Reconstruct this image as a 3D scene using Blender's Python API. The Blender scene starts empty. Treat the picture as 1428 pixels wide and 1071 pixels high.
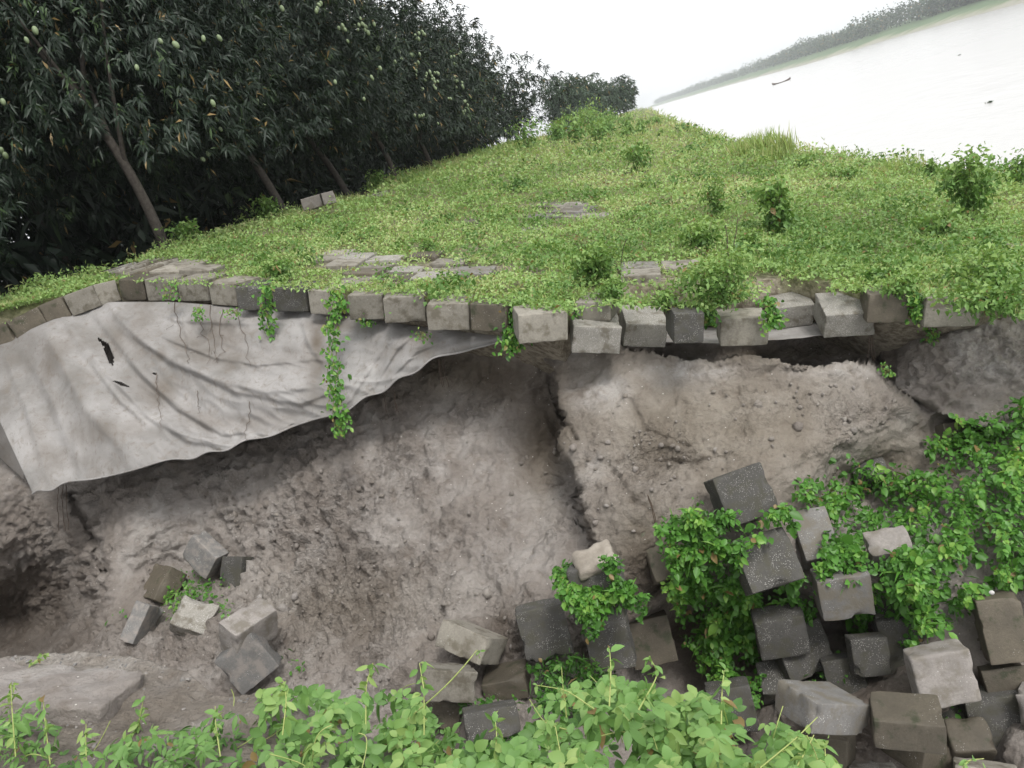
import bpy, math, random
import numpy as np
from mathutils import Matrix, Vector
PI = math.pi
R_ = math.radians
scene = bpy.context.scene
# ------------------------------------------------------------------ camera
F, PITCH, YAW, ROLL = 1120.0, 15.4, 14.2, 18.5
def _rz(a): c, s = math.cos(a), math.sin(a); return np.array([[c,-s,0],[s,c,0],[0,0,1]])
def _rx(a): c, s = math.cos(a), math.sin(a); return np.array([[1,0,0],[0,c,-s],[0,s,c]])
CM = _rz(R_(YAW)) @ _rx(R_(90-PITCH)) @ _rz(R_(-ROLL))
cam_data = bpy.data.cameras.new('camera'); cam = bpy.data.objects.new('camera', cam_data)
scene.collection.objects.link(cam)
m4 = np.eye(4); m4[:3,:3] = CM
cam.matrix_world = Matrix(m4.tolist())
cam_data.sensor_width = 36.0; cam_data.lens = F/1428*36.0
cam_data.clip_start = 0.05; cam_data.clip_end = 6000
scene.camera = cam
# ------------------------------------------------------------------ sky, sun, exposure
world = bpy.data.worlds.new('World'); scene.world = world; world.use_nodes = True
wn = world.node_tree; wn.nodes.clear()
SUN_EL, SUN_AZ = 52.0, 138.0     # veiled sun high behind the viewer, a little to the right (azimuth clockwise from +Y)
wo = wn.nodes.new('ShaderNodeOutputWorld'); wb = wn.nodes.new('ShaderNodeBackground')
sk = wn.nodes.new('ShaderNodeTexSky'); sk.sky_type = 'NISHITA'; sk.sun_disc = False
sk.sun_elevation = R_(SUN_EL); sk.sun_rotation = R_(SUN_AZ)
sk.air_density = 1.0; sk.dust_density = 5.0; sk.ozone_density = 1.0
hs = wn.nodes.new('ShaderNodeHueSaturation'); hs.inputs['Saturation'].default_value = 0.12
oc = wn.nodes.new('ShaderNodeMix'); oc.data_type = 'RGBA'; oc.inputs[0].default_value = 0.7   # thin even cloud over the clear sky
oc.inputs[7].default_value = (6.0, 6.1, 6.2, 1)
wn.links.new(sk.outputs[0], hs.inputs['Color']); wn.links.new(hs.outputs[0], oc.inputs[6]); wn.links.new(oc.outputs[2], wb.inputs['Color'])
wb.inputs['Strength'].default_value = 0.15
wn.links.new(wb.outputs[0], wo.inputs['Surface'])
sd = bpy.data.lights.new('sun', 'SUN'); sd.energy = 1.5; sd.angle = R_(14); sd.color = (1.0, 0.97, 0.92)
sun = bpy.data.objects.new('sun', sd); scene.collection.objects.link(sun)
_el, _az = R_(SUN_EL), R_(SUN_AZ)
sdir = Vector((math.cos(_el)*math.sin(_az), math.cos(_el)*math.cos(_az), math.sin(_el)))
sun.rotation_euler = sdir.to_track_quat('Z', 'Y').to_euler()
sun.location = sdir*50
scene.view_settings.view_transform = 'Standard'; scene.view_settings.look = 'None'
scene.view_settings.exposure = 0.68; scene.view_settings.gamma = 1.0
scene.cycles.max_bounces = 6; scene.cycles.diffuse_bounces = 3; scene.cycles.transparent_max_bounces = 6
scene.cycles.volume_bounces = 1
# ------------------------------------------------------------------ helpers
rng = np.random.default_rng(7); random.seed(7)
C = scene.collection
def ray(px, py):
    px = np.asarray(px, float); py = np.asarray(py, float)
    v = np.stack([(px-714)/F, -(py-535.5)/F, -np.ones_like(px)], -1)
    return v @ CM.T
def at(px, py, Y):
    d = ray(px, py); return d/d[...,1:2]*np.asarray(Y, float)[...,None]
def proj(P):
    q = P @ CM; return 714+F*q[...,0]/-q[...,2], 535.5-F*q[...,1]/-q[...,2]
K, X0 = 0.27, -6.3
def hit(px, py, lift=0.0):
    d = ray(px, py); t = (K*X0+lift)/(d[...,2]+K*d[...,0]); return d*t[...,None]
_perm = np.random.default_rng(3).permutation(256); _perm = np.concatenate([_perm, _perm, _perm])
_grad = np.random.default_rng(4).normal(size=(256,3)); _grad /= np.linalg.norm(_grad, axis=1)[:,None]
def perlin(P):
    P = np.asarray(P, float); i = np.floor(P).astype(int); f = P-i; u = f*f*f*(f*(f*6-15)+10); i &= 255
    out = 0
    for dx in (0,1):
        for dy in (0,1):
            for dz in (0,1):
                h = _perm[_perm[_perm[i[...,0]+dx]+i[...,1]+dy]+i[...,2]+dz]
                g = _grad[h]; w = np.where(dx, u[...,0], 1-u[...,0])*np.where(dy, u[...,1], 1-u[...,1])*np.where(dz, u[...,2], 1-u[...,2])
                out = out + w*((f-np.array([dx,dy,dz]))*g).sum(-1)
    return out
def fbm(P, sc, octv=4, gain=0.5):
    a, s, o = 1.0, sc, 0
    for k in range(octv): o = o + a*perlin(P*s+13.7*k); a *= gain; s *= 2.03
    return o
def smooth(x, a, b): t = np.clip((x-a)/(b-a), 0, 1); return t*t*(3-2*t)
def mesh_np(name, V, faces, mat=None, attrs=None, smooth_=False):
    """faces: list of (n,k) int arrays"""
    me = bpy.data.meshes.new(name); V = np.asarray(V, np.float32)
    me.vertices.add(len(V)); me.vertices.foreach_set('co', V.ravel())
    if not isinstance(faces, list): faces = [faces]
    li = np.concatenate([f.ravel() for f in faces]).astype(np.int32)
    tot = np.concatenate([np.full(len(f), f.shape[1]) for f in faces]).astype(np.int32)
    st = np.concatenate([[0], np.cumsum(tot)[:-1]]).astype(np.int32)
    me.loops.add(len(li)); me.loops.foreach_set('vertex_index', li)
    me.polygons.add(len(tot)); me.polygons.foreach_set('loop_start', st); me.polygons.foreach_set('loop_total', tot)
    if smooth_: me.polygons.foreach_set('use_smooth', np.ones(len(tot), bool))
    for k, a in (attrs or {}).items():
        at_ = me.attributes.new(k, 'FLOAT', 'POINT'); at_.data.foreach_set('value', np.asarray(a, np.float32))
    me.update(calc_edges=True)
    if mat: me.materials.append(mat)
    return me
def link(name, me, parent=None, label=None, cat=None, group=None, kind=None):
    o = bpy.data.objects.new(name, me); C.objects.link(o)
    if parent: o.parent = parent
    if label: o['label'] = label
    if cat: o['category'] = cat
    if group: o['group'] = group
    if kind: o['kind'] = kind
    return o
def empty(name, loc, label, cat, group=None):
    o = link(name, None, None, label, cat, group); o.location = loc; return o
def grid_faces(nr, nc):
    a = np.arange(nr*nc).reshape(nr, nc)
    return np.stack([a[:-1,:-1].ravel(), a[1:,:-1].ravel(), a[1:,1:].ravel(), a[:-1,1:].ravel()], 1)
# ---- materials
class NT:
    def __init__(s, name):
        s.m = bpy.data.materials.new(name); s.m.use_nodes = True; s.t = s.m.node_tree; s.t.nodes.clear()
        s.out = s.n('ShaderNodeOutputMaterial')
    def n(s, typ, **kw):
        nd = s.t.nodes.new(typ)
        for k, v in kw.items():
            if k[0] == '_': nd.inputs[k[1:]].default_value = v
            else: setattr(nd, k, v)
        return nd
    def l(s, a, b): s.t.links.new(a, b)
    def noise(s, scale, detail=6, rough=0.6, coord=None, dist=0.0):
        nd = s.n('ShaderNodeTexNoise'); nd.inputs['Scale'].default_value = scale; nd.inputs['Detail'].default_value = detail
        nd.inputs['Roughness'].default_value = rough; nd.inputs['Distortion'].default_value = dist
        if coord: s.l(coord, nd.inputs['Vector'])
        return nd.outputs['Fac']
    def ramp(s, fac, stops):
        r = s.n('ShaderNodeValToRGB'); e = r.color_ramp.elements
        while len(e) < len(stops): e.new(0.5)
        for x, (p, c) in zip(e, stops): x.position = p; x.color = (*c, 1) if len(c) == 3 else (c[0],)*3+(1,)
        s.l(fac, r.inputs[0]); return r.outputs[0]
    def mix(s, fac, a, b, mode='MIX'):
        m = s.n('ShaderNodeMix', data_type='RGBA', blend_type=mode)
        for v, i in ((fac, 0), (a, 6), (b, 7)):
            if isinstance(v, (int, float)): m.inputs[i].default_value = v
            elif isinstance(v, tuple): m.inputs[i].default_value = (*v, 1)
            else: s.l(v, m.inputs[i])
        return m.outputs[2]
    def math(s, op, a, b=0.0, clamp=False):
        m = s.n('ShaderNodeMath', operation=op, use_clamp=clamp)
        for i, v in enumerate((a, b)):
            if isinstance(v, (int, float)): m.inputs[i].default_value = v
            else: s.l(v, m.inputs[i])
        return m.outputs[0]
    def attr(s, name): return s.n('ShaderNodeAttribute', attribute_name=name).outputs['Fac']
    def bump(s, h, strength, dist, nrm=None):
        b = s.n('ShaderNodeBump'); b.inputs['Strength'].default_value = strength; b.inputs['Distance'].default_value = dist
        s.l(h, b.inputs['Height'])
        if nrm: s.l(nrm, b.inputs['Normal'])
        return b.outputs[0]
    def bsdf(s, col, rough=0.9, nrm=None, spec=0.3):
        p = s.n('ShaderNodeBsdfPrincipled')
        if isinstance(col, tuple): p.inputs['Base Color'].default_value = (*col, 1)
        else: s.l(col, p.inputs['Base Color'])
        if isinstance(rough, float): p.inputs['Roughness'].default_value = rough
        else: s.l(rough, p.inputs['Roughness'])
        p.inputs['Specular IOR Level'].default_value = spec
        if nrm: s.l(nrm, p.inputs['Normal'])
        s.l(p.outputs[0], s.out.inputs['Surface']); return p
def leaf_mat(name, dark, light, pale=None, rough=0.45, trans=0.35, spec=0.4):
    t = NT(name); v = t.attr('v')
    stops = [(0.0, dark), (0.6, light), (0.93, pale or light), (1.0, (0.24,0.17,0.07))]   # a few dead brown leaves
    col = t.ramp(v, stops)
    p = t.bsdf(col, rough, None, spec)
    tr = t.n('ShaderNodeBsdfTranslucent'); t.l(t.mix(1.0, col, (1.0, 1.0, 0.55), 'MULTIPLY'), tr.inputs['Color'])
    mx = t.n('ShaderNodeMixShader', _Fac=trans); t.l(p.outputs[0], mx.inputs[1]); t.l(tr.outputs[0], mx.inputs[2])
    t.l(mx.outputs[0], t.out.inputs['Surface']); return t.m
def concrete(name, c1, c2, speck, moss, speck_col=(0.42,0.405,0.385), rough=0.9, film=(0.045,0.05,0.028)):
    t = NT(name); g = t.n('ShaderNodeTexCoord'); co = g.outputs['Object']
    oi = t.n('ShaderNodeObjectInfo'); rnd = oi.outputs['Random']
    va = t.n('ShaderNodeVectorMath', operation='ADD'); t.l(co, va.inputs[0]); t.l(t.math('MULTIPLY', rnd, 50.0), va.inputs[1]); co = va.outputs[0]
    n1 = t.noise(4.0, 8, 0.65, co); n2 = t.noise(60.0, 4, 0.7, co); n3 = t.noise(9.0, 6, 0.6, co)
    col = t.mix(t.ramp(n1, [(0.3, (0,)), (0.7, (1,))]), c1, c2)
    col = t.mix(t.ramp(n2, [(0.35, (0.6,)), (0.65, (0,))]), col, tuple(x*0.55 for x in c1))
    vo = t.n('ShaderNodeTexVoronoi'); vo.inputs['Scale'].default_value = 95.0; t.l(co, vo.inputs['Vector'])
    pm = t.math('MULTIPLY', t.ramp(vo.outputs['Distance'], [(0.0, (1,)), (0.28, (1,)), (0.34, (0,))]), t.ramp(t.noise(7.0, 4, 0.6, co), [(0.62-speck*0.3, (0,)), (0.7-speck*0.2, (1,))]))
    sep = t.n('ShaderNodeSeparateColor'); t.l(vo.outputs['Color'], sep.inputs[0])
    pm = t.math('MULTIPLY', pm, t.math('LESS_THAN', sep.outputs[0], 0.15+speck*0.75))
    col = t.mix(pm, col, speck_col)
    ms = t.ramp(n3, [(0.62-moss*0.3, (0,)), (0.72-moss*0.2, (0.9,))])
    col = t.mix(ms, col, film)
    hv = t.n('ShaderNodeHueSaturation'); t.l(col, hv.inputs['Color']); t.l(t.math('ADD', t.math('MULTIPLY', rnd, 0.4), 0.8), hv.inputs['Value'])
    b = t.bump(n2, 0.5, 0.006); b = t.bump(pm, 0.6, 0.006, b); b = t.bump(n1, 0.5, 0.02, b)
    t.bsdf(hv.outputs[0], rough, b, 0.3); return t.m
M_clean = concrete('concrete_grey', (0.28,0.26,0.222), (0.19,0.175,0.147), 0.2, 0.45, film=(0.115,0.102,0.078))
M_pebble = concrete('concrete_pebbly', (0.30,0.285,0.255), (0.20,0.19,0.168), 0.9, 0.35, film=(0.125,0.112,0.088))
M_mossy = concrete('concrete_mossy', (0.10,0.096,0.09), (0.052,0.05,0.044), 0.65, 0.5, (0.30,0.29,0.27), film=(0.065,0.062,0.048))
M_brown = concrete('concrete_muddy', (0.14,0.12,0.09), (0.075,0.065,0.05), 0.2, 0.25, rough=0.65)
M_pale = concrete('concrete_pale', (0.30,0.275,0.255), (0.16,0.147,0.135), 0.25, 0.5, film=(0.145,0.13,0.108))
M_bluegrey = concrete('concrete_blue_grey', (0.20,0.193,0.185), (0.12,0.115,0.108), 0.35, 0.65, film=(0.125,0.112,0.09))
M_dusty = concrete('concrete_dusty_grey', (0.22,0.215,0.208), (0.14,0.135,0.128), 0.4, 0.5, film=(0.25,0.225,0.205))
def mud_mat():
    t = NT('silty_mud'); g = t.n('ShaderNodeNewGeometry'); co = g.outputs['Position']
    tone = t.attr('tone'); wet_shade = t.attr('wet_shade')
    n1 = t.noise(1.3, 8, 0.62, co, 0.6); n2 = t.noise(7.0, 8, 0.7, co, 0.3); n3 = t.noise(38.0, 6, 0.75, co); n4 = t.noise(160.0, 3, 0.7, co)
    pale = t.ramp(n1, [(0.30, (0.225,0.196,0.174)), (0.48, (0.315,0.284,0.262)), (0.62, (0.40,0.373,0.353))])
    brown = t.ramp(n1, [(0.30, (0.135,0.112,0.083)), (0.5, (0.215,0.185,0.145)), (0.65, (0.30,0.268,0.223))])
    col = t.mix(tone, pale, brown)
    col = t.mix(t.ramp(n2, [(0.30, (0.6,)), (0.46, (0,))]), col, (0.19,0.155,0.125))
    col = t.mix(t.math('MULTIPLY', t.ramp(n3, [(0.35, (0.5,)), (0.55, (0,))]), t.math('ADD', t.math('MULTIPLY', t.attr('crumb'), 0.4), 0.3)), col, (0.13,0.105,0.085))
    col = t.mix(t.math('MULTIPLY', wet_shade, 0.85), col, t.mix(1.0, col, (0.31,0.265,0.22), 'MULTIPLY'))  # darkened by damp and by the shade painted into hollows
    vo = t.n('ShaderNodeTexVoronoi'); vo.inputs['Scale'].default_value = 24.0; t.l(co, vo.inputs['Vector'])
    sep = t.n('ShaderNodeSeparateColor'); t.l(vo.outputs['Color'], sep.inputs[0])
    pb = t.math('MULTIPLY', t.math('LESS_THAN', vo.outputs['Distance'], 0.13), t.math('LESS_THAN', sep.outputs[0], 0.10))
    col = t.mix(pb, col, (0.6,0.57,0.53))
    col = t.mix(t.math('MULTIPLY', t.attr('dry'), t.ramp(n2, [(0.35, (0.2,)), (0.6, (1,))])), col, (0.48,0.455,0.435))
    wv = t.n('ShaderNodeVectorMath', operation='ADD'); t.l(co, wv.inputs[0]); nd = t.n('ShaderNodeTexNoise'); nd.inputs['Scale'].default_value = 9.0; t.l(co, nd.inputs['Vector'])
    sc_ = t.n('ShaderNodeVectorMath', operation='SCALE'); t.l(nd.outputs['Color'], sc_.inputs[0]); sc_.inputs['Scale'].default_value = 0.22; t.l(sc_.outputs[0], wv.inputs[1])
    hts = []
    for s_, k_ in ((17.0, 1.0), (41.0, 0.5)):
        v_ = t.n('ShaderNodeTexVoronoi', feature='SMOOTH_F1'); v_.inputs['Scale'].default_value = s_; v_.inputs['Smoothness'].default_value = 0.3; t.l(wv.outputs[0], v_.inputs['Vector']); hts.append(t.math('MULTIPLY', v_.outputs['Distance'], -k_))
    crumb = t.math('ADD', hts[0], hts[1]); cm_ = t.attr('crumb')
    gap = t.math('MULTIPLY', t.ramp(t.math('MULTIPLY', crumb, -1.0), [(0.62, (0,)), (0.95, (0.3,))]), cm_)
    col = t.mix(gap, col, (0.11,0.088,0.07))
    b = t.bump(n4, 0.6, 0.005); b = t.bump(n3, 0.8, 0.014, b); b = t.bump(t.math('MULTIPLY', crumb, cm_), 0.7, 0.04, b); b = t.bump(n2, 1.0, 0.06, b)
    t.bsdf(col, t.math('SUBTRACT', 0.92, t.math('MULTIPLY', wet_shade, 0.35)), b, 0.35); return t.m
M_mud = mud_mat()
def soil_mat():
    t = NT('weedy_soil'); g = t.n('ShaderNodeNewGeometry'); co = g.outputs['Position']
    n1 = t.noise(0.8, 6, 0.6, co); n2 = t.noise(14.0, 6, 0.7, co)
    a = t.mix(t.ramp(n2, [(0.35, (0,)), (0.65, (1,))]), (0.07,0.085,0.03), (0.16,0.17,0.07))
    b_ = t.mix(t.ramp(n2, [(0.4, (0,)), (0.6, (1,))]), (0.12,0.10,0.075), (0.27,0.24,0.19))
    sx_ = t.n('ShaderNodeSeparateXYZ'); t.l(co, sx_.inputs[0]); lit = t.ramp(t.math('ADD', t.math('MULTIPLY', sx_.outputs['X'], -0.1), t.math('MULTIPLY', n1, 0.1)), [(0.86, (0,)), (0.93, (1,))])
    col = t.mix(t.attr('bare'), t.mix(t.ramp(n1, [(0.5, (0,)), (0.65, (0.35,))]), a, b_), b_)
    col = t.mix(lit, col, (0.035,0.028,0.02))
    t.bsdf(col, 0.95, t.bump(n2, 0.7, 0.03), 0.2); return t.m
M_soil = soil_mat()
M_litter = None
def simple(name, c1, c2, sc, rough=0.9, bd=0.01, spec=0.3, objc=True):
    t = NT(name); co = t.n('ShaderNodeTexCoord').outputs['Object']
    n = t.noise(sc, 6, 0.65, co)
    t.bsdf(t.mix(t.ramp(n, [(0.35, (0,)), (0.65, (1,))]), c1, c2), rough, t.bump(n, 0.6, bd), spec); return t.m
M_bark = simple('mango_bark', (0.035,0.03,0.026), (0.075,0.066,0.057), 14, 0.9, 0.02)
M_stem = simple('green_stem', (0.12,0.16,0.05), (0.22,0.2,0.09), 20)
M_root = simple('dry_root', (0.06,0.045,0.035), (0.14,0.105,0.08), 30)
M_mango = simple('mango_skin', (0.14,0.19,0.10), (0.21,0.26,0.15), 3, 0.45, 0.0)
M_cover = leaf_mat('creeper_leaves', (0.12,0.21,0.06), (0.28,0.43,0.14), (0.38,0.50,0.20), 0.55, 0.35)
M_grass = leaf_mat('grass_blades', (0.16,0.26,0.07), (0.32,0.44,0.14), (0.5,0.5,0.26), 0.6, 0.35)
M_vine = leaf_mat('vine_leaves', (0.04,0.115,0.018), (0.10,0.26,0.04), (0.22,0.38,0.07), 0.45, 0.3)
M_fore = leaf_mat('foreground_leaves', (0.07,0.16,0.04), (0.18,0.33,0.095), (0.34,0.45,0.15), 0.55, 0.35)
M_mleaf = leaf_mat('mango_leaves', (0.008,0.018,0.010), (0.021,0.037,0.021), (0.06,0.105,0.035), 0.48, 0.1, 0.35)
M_shrub = leaf_mat('shrub_leaves', (0.06,0.13,0.03), (0.13,0.25,0.06), (0.24,0.36,0.1), 0.5, 0.3)
M_ftree = leaf_mat('far_tree_leaves', (0.03,0.055,0.035), (0.06,0.095,0.055), (0.09,0.13,0.07), 0.6, 0.2)
def tarp_mat():
    t = NT('geotextile'); uvn = t.n('ShaderNodeNewGeometry'); co = uvn.outputs['Position']
    n1 = t.noise(1.6, 6, 0.6, co, 0.5); n2 = t.noise(9.0, 8, 0.7, co, 0.8); n3 = t.noise(220.0, 2, 0.6, co)
    col = t.ramp(n1, [(0.32, (0.18,0.172,0.162)), (0.55, (0.27,0.26,0.252)), (0.7, (0.34,0.328,0.32))])
    col = t.mix(t.ramp(n2, [(0.30, (0.6,)), (0.48, (0,))]), col, (0.17,0.145,0.12))
    col = t.mix(t.attr('dirt'), col, (0.12,0.10,0.08))
    mp = t.n('ShaderNodeMapping'); mp.inputs['Scale'].default_value = (7, 7, 1.2); t.l(co, mp.inputs['Vector'])
    st = t.noise(3.0, 6, 0.7, mp.outputs[0], 0.4)
    col = t.mix(t.ramp(st, [(0.56, (0,)), (0.68, (0.5,))]), col, (0.13,0.105,0.085))
    t.bsdf(col, 0.85, t.bump(n2, 0.35, 0.02, t.bump(n3, 0.3, 0.002)), 0.25); return t.m
M_tarp = tarp_mat()
# ---- leaves: every leaf a small folded blade
def unit(v): return v/(np.linalg.norm(v, axis=-1, keepdims=True)+1e-9)
def leaves(P, D, Nn, size, aspect=0.5, droop=0.25, fold=0.18, detailed=False, v=None, jit=None):
    """P base (n,3); D direction; Nn face normal; returns verts, faces, attr"""
    n = len(P)
    if v is not None: v = np.where(rng.random(n) < 0.018, 1.0, np.minimum(v, 0.93))
    D = unit(D); S = unit(np.cross(D, Nn)); Nn = np.cross(S, D)
    L = size[:,None]; W = L*aspect*0.5
    if v is None: v = rng.random(n)
    g = np.array([0,0,-1.0])
    if detailed:
        prof = [(0.0, 0.02), (0.22, 0.8), (0.5, 1.0), (0.78, 0.6), (1.0, 0.0)]
        vs = []
        for s_, w_ in prof[:-1]:
            c = P + D*L*s_ + g*L*droop*s_*s_
            if s_ == 0: vs += [c]
            else: vs += [c-S*W*w_+Nn*W*w_*fold*2, c, c+S*W*w_+Nn*W*w_*fold*2]
        vs.append(P+D*L+g*L*droop)
        V = np.stack(vs, 1); k = V.shape[1]
        b = (np.arange(n)*k)[:,None]
        q = np.concatenate([b+np.array([[1,4,5,2]]), b+np.array([[2,5,6,3]]), b+np.array([[4,7,8,5]]), b+np.array([[5,8,9,6]])])
        tr = np.concatenate([b+np.array([[0,1,2]]), b+np.array([[0,2,3]]), b+np.array([[7,10,8]]), b+np.array([[8,10,9]])])
        return V.reshape(-1,3), [q, tr], np.repeat(v, k)
    m = P + D*L*0.45 + g*L*droop*0.2
    V = np.stack([P, m-S*W+Nn*W*fold*2, P+D*L+g*L*droop, m+S*W+Nn*W*fold*2], 1)
    b = (np.arange(n)*4)[:,None]
    return V.reshape(-1,3), [np.concatenate([b+np.array([[0,1,2]]), b+np.array([[0,2,3]])])], np.repeat(v, 4)
def leaf_mesh(name, parts, mat):
    V, Fs, A, off = [], {}, [], 0
    for v_, f_, a_ in parts:
        for f in f_: Fs.setdefault(f.shape[1], []).append(f+off)
        V.append(v_); A.append(a_); off += len(v_)
    return mesh_np(name, np.concatenate(V), [np.concatenate(x) for x in Fs.values()], mat, {'v': np.concatenate(A)})
def rdir(n, up=0.0):
    d = rng.normal(size=(n,3)); d[:,2] += up; return unit(d)
def tube(paths, mat, name, seg=6):
    """paths: list of (pts (k,3), radii (k,))"""
    V, Fc, off = [], [], 0
    for pts, rad in paths:
        pts = np.asarray(pts, float); k = len(pts); rad = np.broadcast_to(rad, (k,))
        T = unit(np.gradient(pts, axis=0)); ref = np.array([0.3,0.9,0.2]); A = unit(np.cross(T, ref)); B = np.cross(T, A)
        an = np.arange(seg)/seg*2*PI
        ring = pts[:,None]+rad[:,None,None]*(A[:,None]*np.cos(an)[None,:,None]+B[:,None]*np.sin(an)[None,:,None])
        V.append(ring.reshape(-1,3)); idx = np.arange(k*seg).reshape(k,seg)+off
        Fc.append(np.stack([idx[:-1].ravel(), np.roll(idx[:-1],-1,1).ravel(), np.roll(idx[1:],-1,1).ravel(), idx[1:].ravel()], 1))
        off += k*seg
    return mesh_np(name, np.concatenate(V), np.concatenate(Fc), mat, smooth_=True)
# ---- block: rounded, chipped concrete block
def block_mesh(d, mat, seed, r=0.011, rough=0.004, chip=0.013):
    d = np.asarray(d, float); ns = [max(4, int(round(x/0.035))) for x in d]
    def lines(u): q = r/d[u]; return np.concatenate([[-0.5,-0.5+q*0.5], np.linspace(-0.5+q, 0.5-q, ns[u]+1), [0.5-q*0.5,0.5]])
    V, Fc, off = [], [], 0
    for ax in range(3):
        u, w = (ax+1)%3, (ax+2)%3
        for sgn in (-1, 1):
            a = lines(u); b = lines(w)
            A, B = np.meshgrid(a, b, indexing='ij'); P = np.zeros(A.shape+(3,))
            P[...,ax] = sgn*0.5; P[...,u] = A; P[...,w] = B
            f = grid_faces(*A.shape)
            if sgn > 0: f = f[:, ::-1]
            V.append(P.reshape(-1,3)); Fc.append(f+off); off += A.size
    P = np.concatenate(V)*d; Fc = np.concatenate(Fc)[:, ::-1]
    key = np.round(P*1e5).astype(np.int64); _, first, inv = np.unique(key, axis=0, return_index=True, return_inverse=True); inv = inv.ravel()
    P = P[first]; Fc = inv[Fc]
    off_ = np.array([seed*7.31, seed*3.17, seed*1.93])
    edge = np.sort((d/2-np.abs(P)), axis=1)[:,1]; em = np.exp(-(edge/0.03)**2)
    inner = d/2-r; Q = np.clip(P, -inner, inner); dv = P-Q; ln = np.linalg.norm(dv, axis=1, keepdims=True)
    nrm = np.where(ln > 1e-6, dv/(ln+1e-9), np.sign(P)); P2 = Q+dv/(ln+1e-9)*np.minimum(ln, r)
    corner = np.exp(-(np.sort((d/2-np.abs(P)), axis=1)[:,2]/0.05)**2)
    ch = np.clip(perlin((P+off_)*9)-0.12, 0, 1)*em+corner*np.clip(perlin((P+off_)*4+3), 0, 1)*0.25
    P2 = P2 - unit(P)*(ch*chip*5)[:,None] + unit(dv+1e-6)*(fbm(P+off_, 7, 3)*rough)[:,None]
    P2 = P2*(1+0.03*perlin(P*0+off_+0.5)[:,None])
    return mesh_np('concrete_block', P2, Fc, mat, smooth_=True)
def put_block(c, Rm, d, mat, seed, label, group=None, name='concrete_block', cat='block', **kw):
    o = link(name, block_mesh(d, mat, seed, **kw), None, label, cat, group)
    m = np.eye(4); Rm = np.array(Rm, float)
    u_, s_, vt = np.linalg.svd(Rm); Rm = u_@vt
    m[:3,:3] = Rm; m[:3,3] = c; o.matrix_world = Matrix(m.tolist()); return o
# ================================================================== SETTING
# ---- slope edge (front top edges of the edge blocks), pixel pairs lie on the slope plane
FR = [('L8',129,397.4,160.6,390,8.6,8.75),('L9',86.7,413.5,128,398,8.45,8.58),('L10',52,426.6,85,413.5,8.35,8.45),
 ('L11',7.5,449,51.5,427.7,8.25,8.35),('L12',-45,471,6.7,449.7,8.15,8.25),
 ('L7',163,390,199,389.6),('L6',200.6,390,243.6,388.5),('L5',244.7,390,287.6,390),('L4',289.5,394,326,396),('L3',327,400.4,364,400.4),
 ('L2',377,402,426,401.6),('L1',427.7,404.2,467,406),('R1',483,411.6,533,410.5),('R2',532.8,416.5,592,414),('R3',592.8,422.8,653,421),
 ('R4',654.4,424.7,706,426.6),('R5',721.7,439.6,792,434),('R5b',801,423,852,424),('R8',940,436,983,434),('R12',1211,411.6,1271,411.6),('R13',1291.7,415.4,1371,413.5)]
fr = {}
for f in FR:
    if len(f) == 7: a, b = at(f[1],f[2],f[5]), at(f[3],f[4],f[6])
    else: a, b = hit(f[1],f[2]), hit(f[3],f[4])
    fr[f[0]] = (a, b)
fr['R4'] = (fr['R4'][0], fr['R4'][1]); 
_ex = []; 
for k in ['L12','L11','L10','L9','L8','L7','L6','L5','L4','L3','L2','L1','R1','R2','R3','R4','R5']: _ex.append((fr[k][0]+fr[k][1])/2)
_ex.append(at(805,432,7.45)); _ex.append(at(900,436,7.8)); _ex.append(at(1000,430,7.7)); _ex.append(at(1110,420,8.0)); _ex.append((fr['R12'][0]+fr['R12'][1])/2); _ex.append((fr['R13'][0]+fr['R13'][1])/2)
_ex = np.array(_ex)
EX = np.concatenate([[-60,-9.6,-9.2], _ex[:,0], [4.5, 14]]); EY = np.concatenate([[-30,-30,7.8], _ex[:,1], [7.4, 7.0]])
def edgeY(x): return np.interp(x, EX, EY)
_bp = [(1428,246),(1300,234),(1170,214),(1040,200),(1000,192),(945,172),(918,160)]
_bh = np.array([hit(*p) for p in _bp]); BY = np.concatenate([[0], _bh[:,1], [900, 2600]]); BX = np.concatenate([[_bh[0,0]+0.6], _bh[:,0], [_bh[-1,0]*1.0+2, 8]])
def bankX(Y): return np.interp(Y, BY, BX)
def G(x, Y):
    x = np.asarray(x, float); Y = np.asarray(Y, float); xe = bankX(Y)
    z = np.where(x > X0, -K*(np.minimum(x, xe)-X0), np.interp(x, [-40,-12,-8.5,-6.6,X0], [0.5,0.4,0.22,0.02,0.0]))
    return z-np.clip(x-xe, 0, None)*0.85
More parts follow.
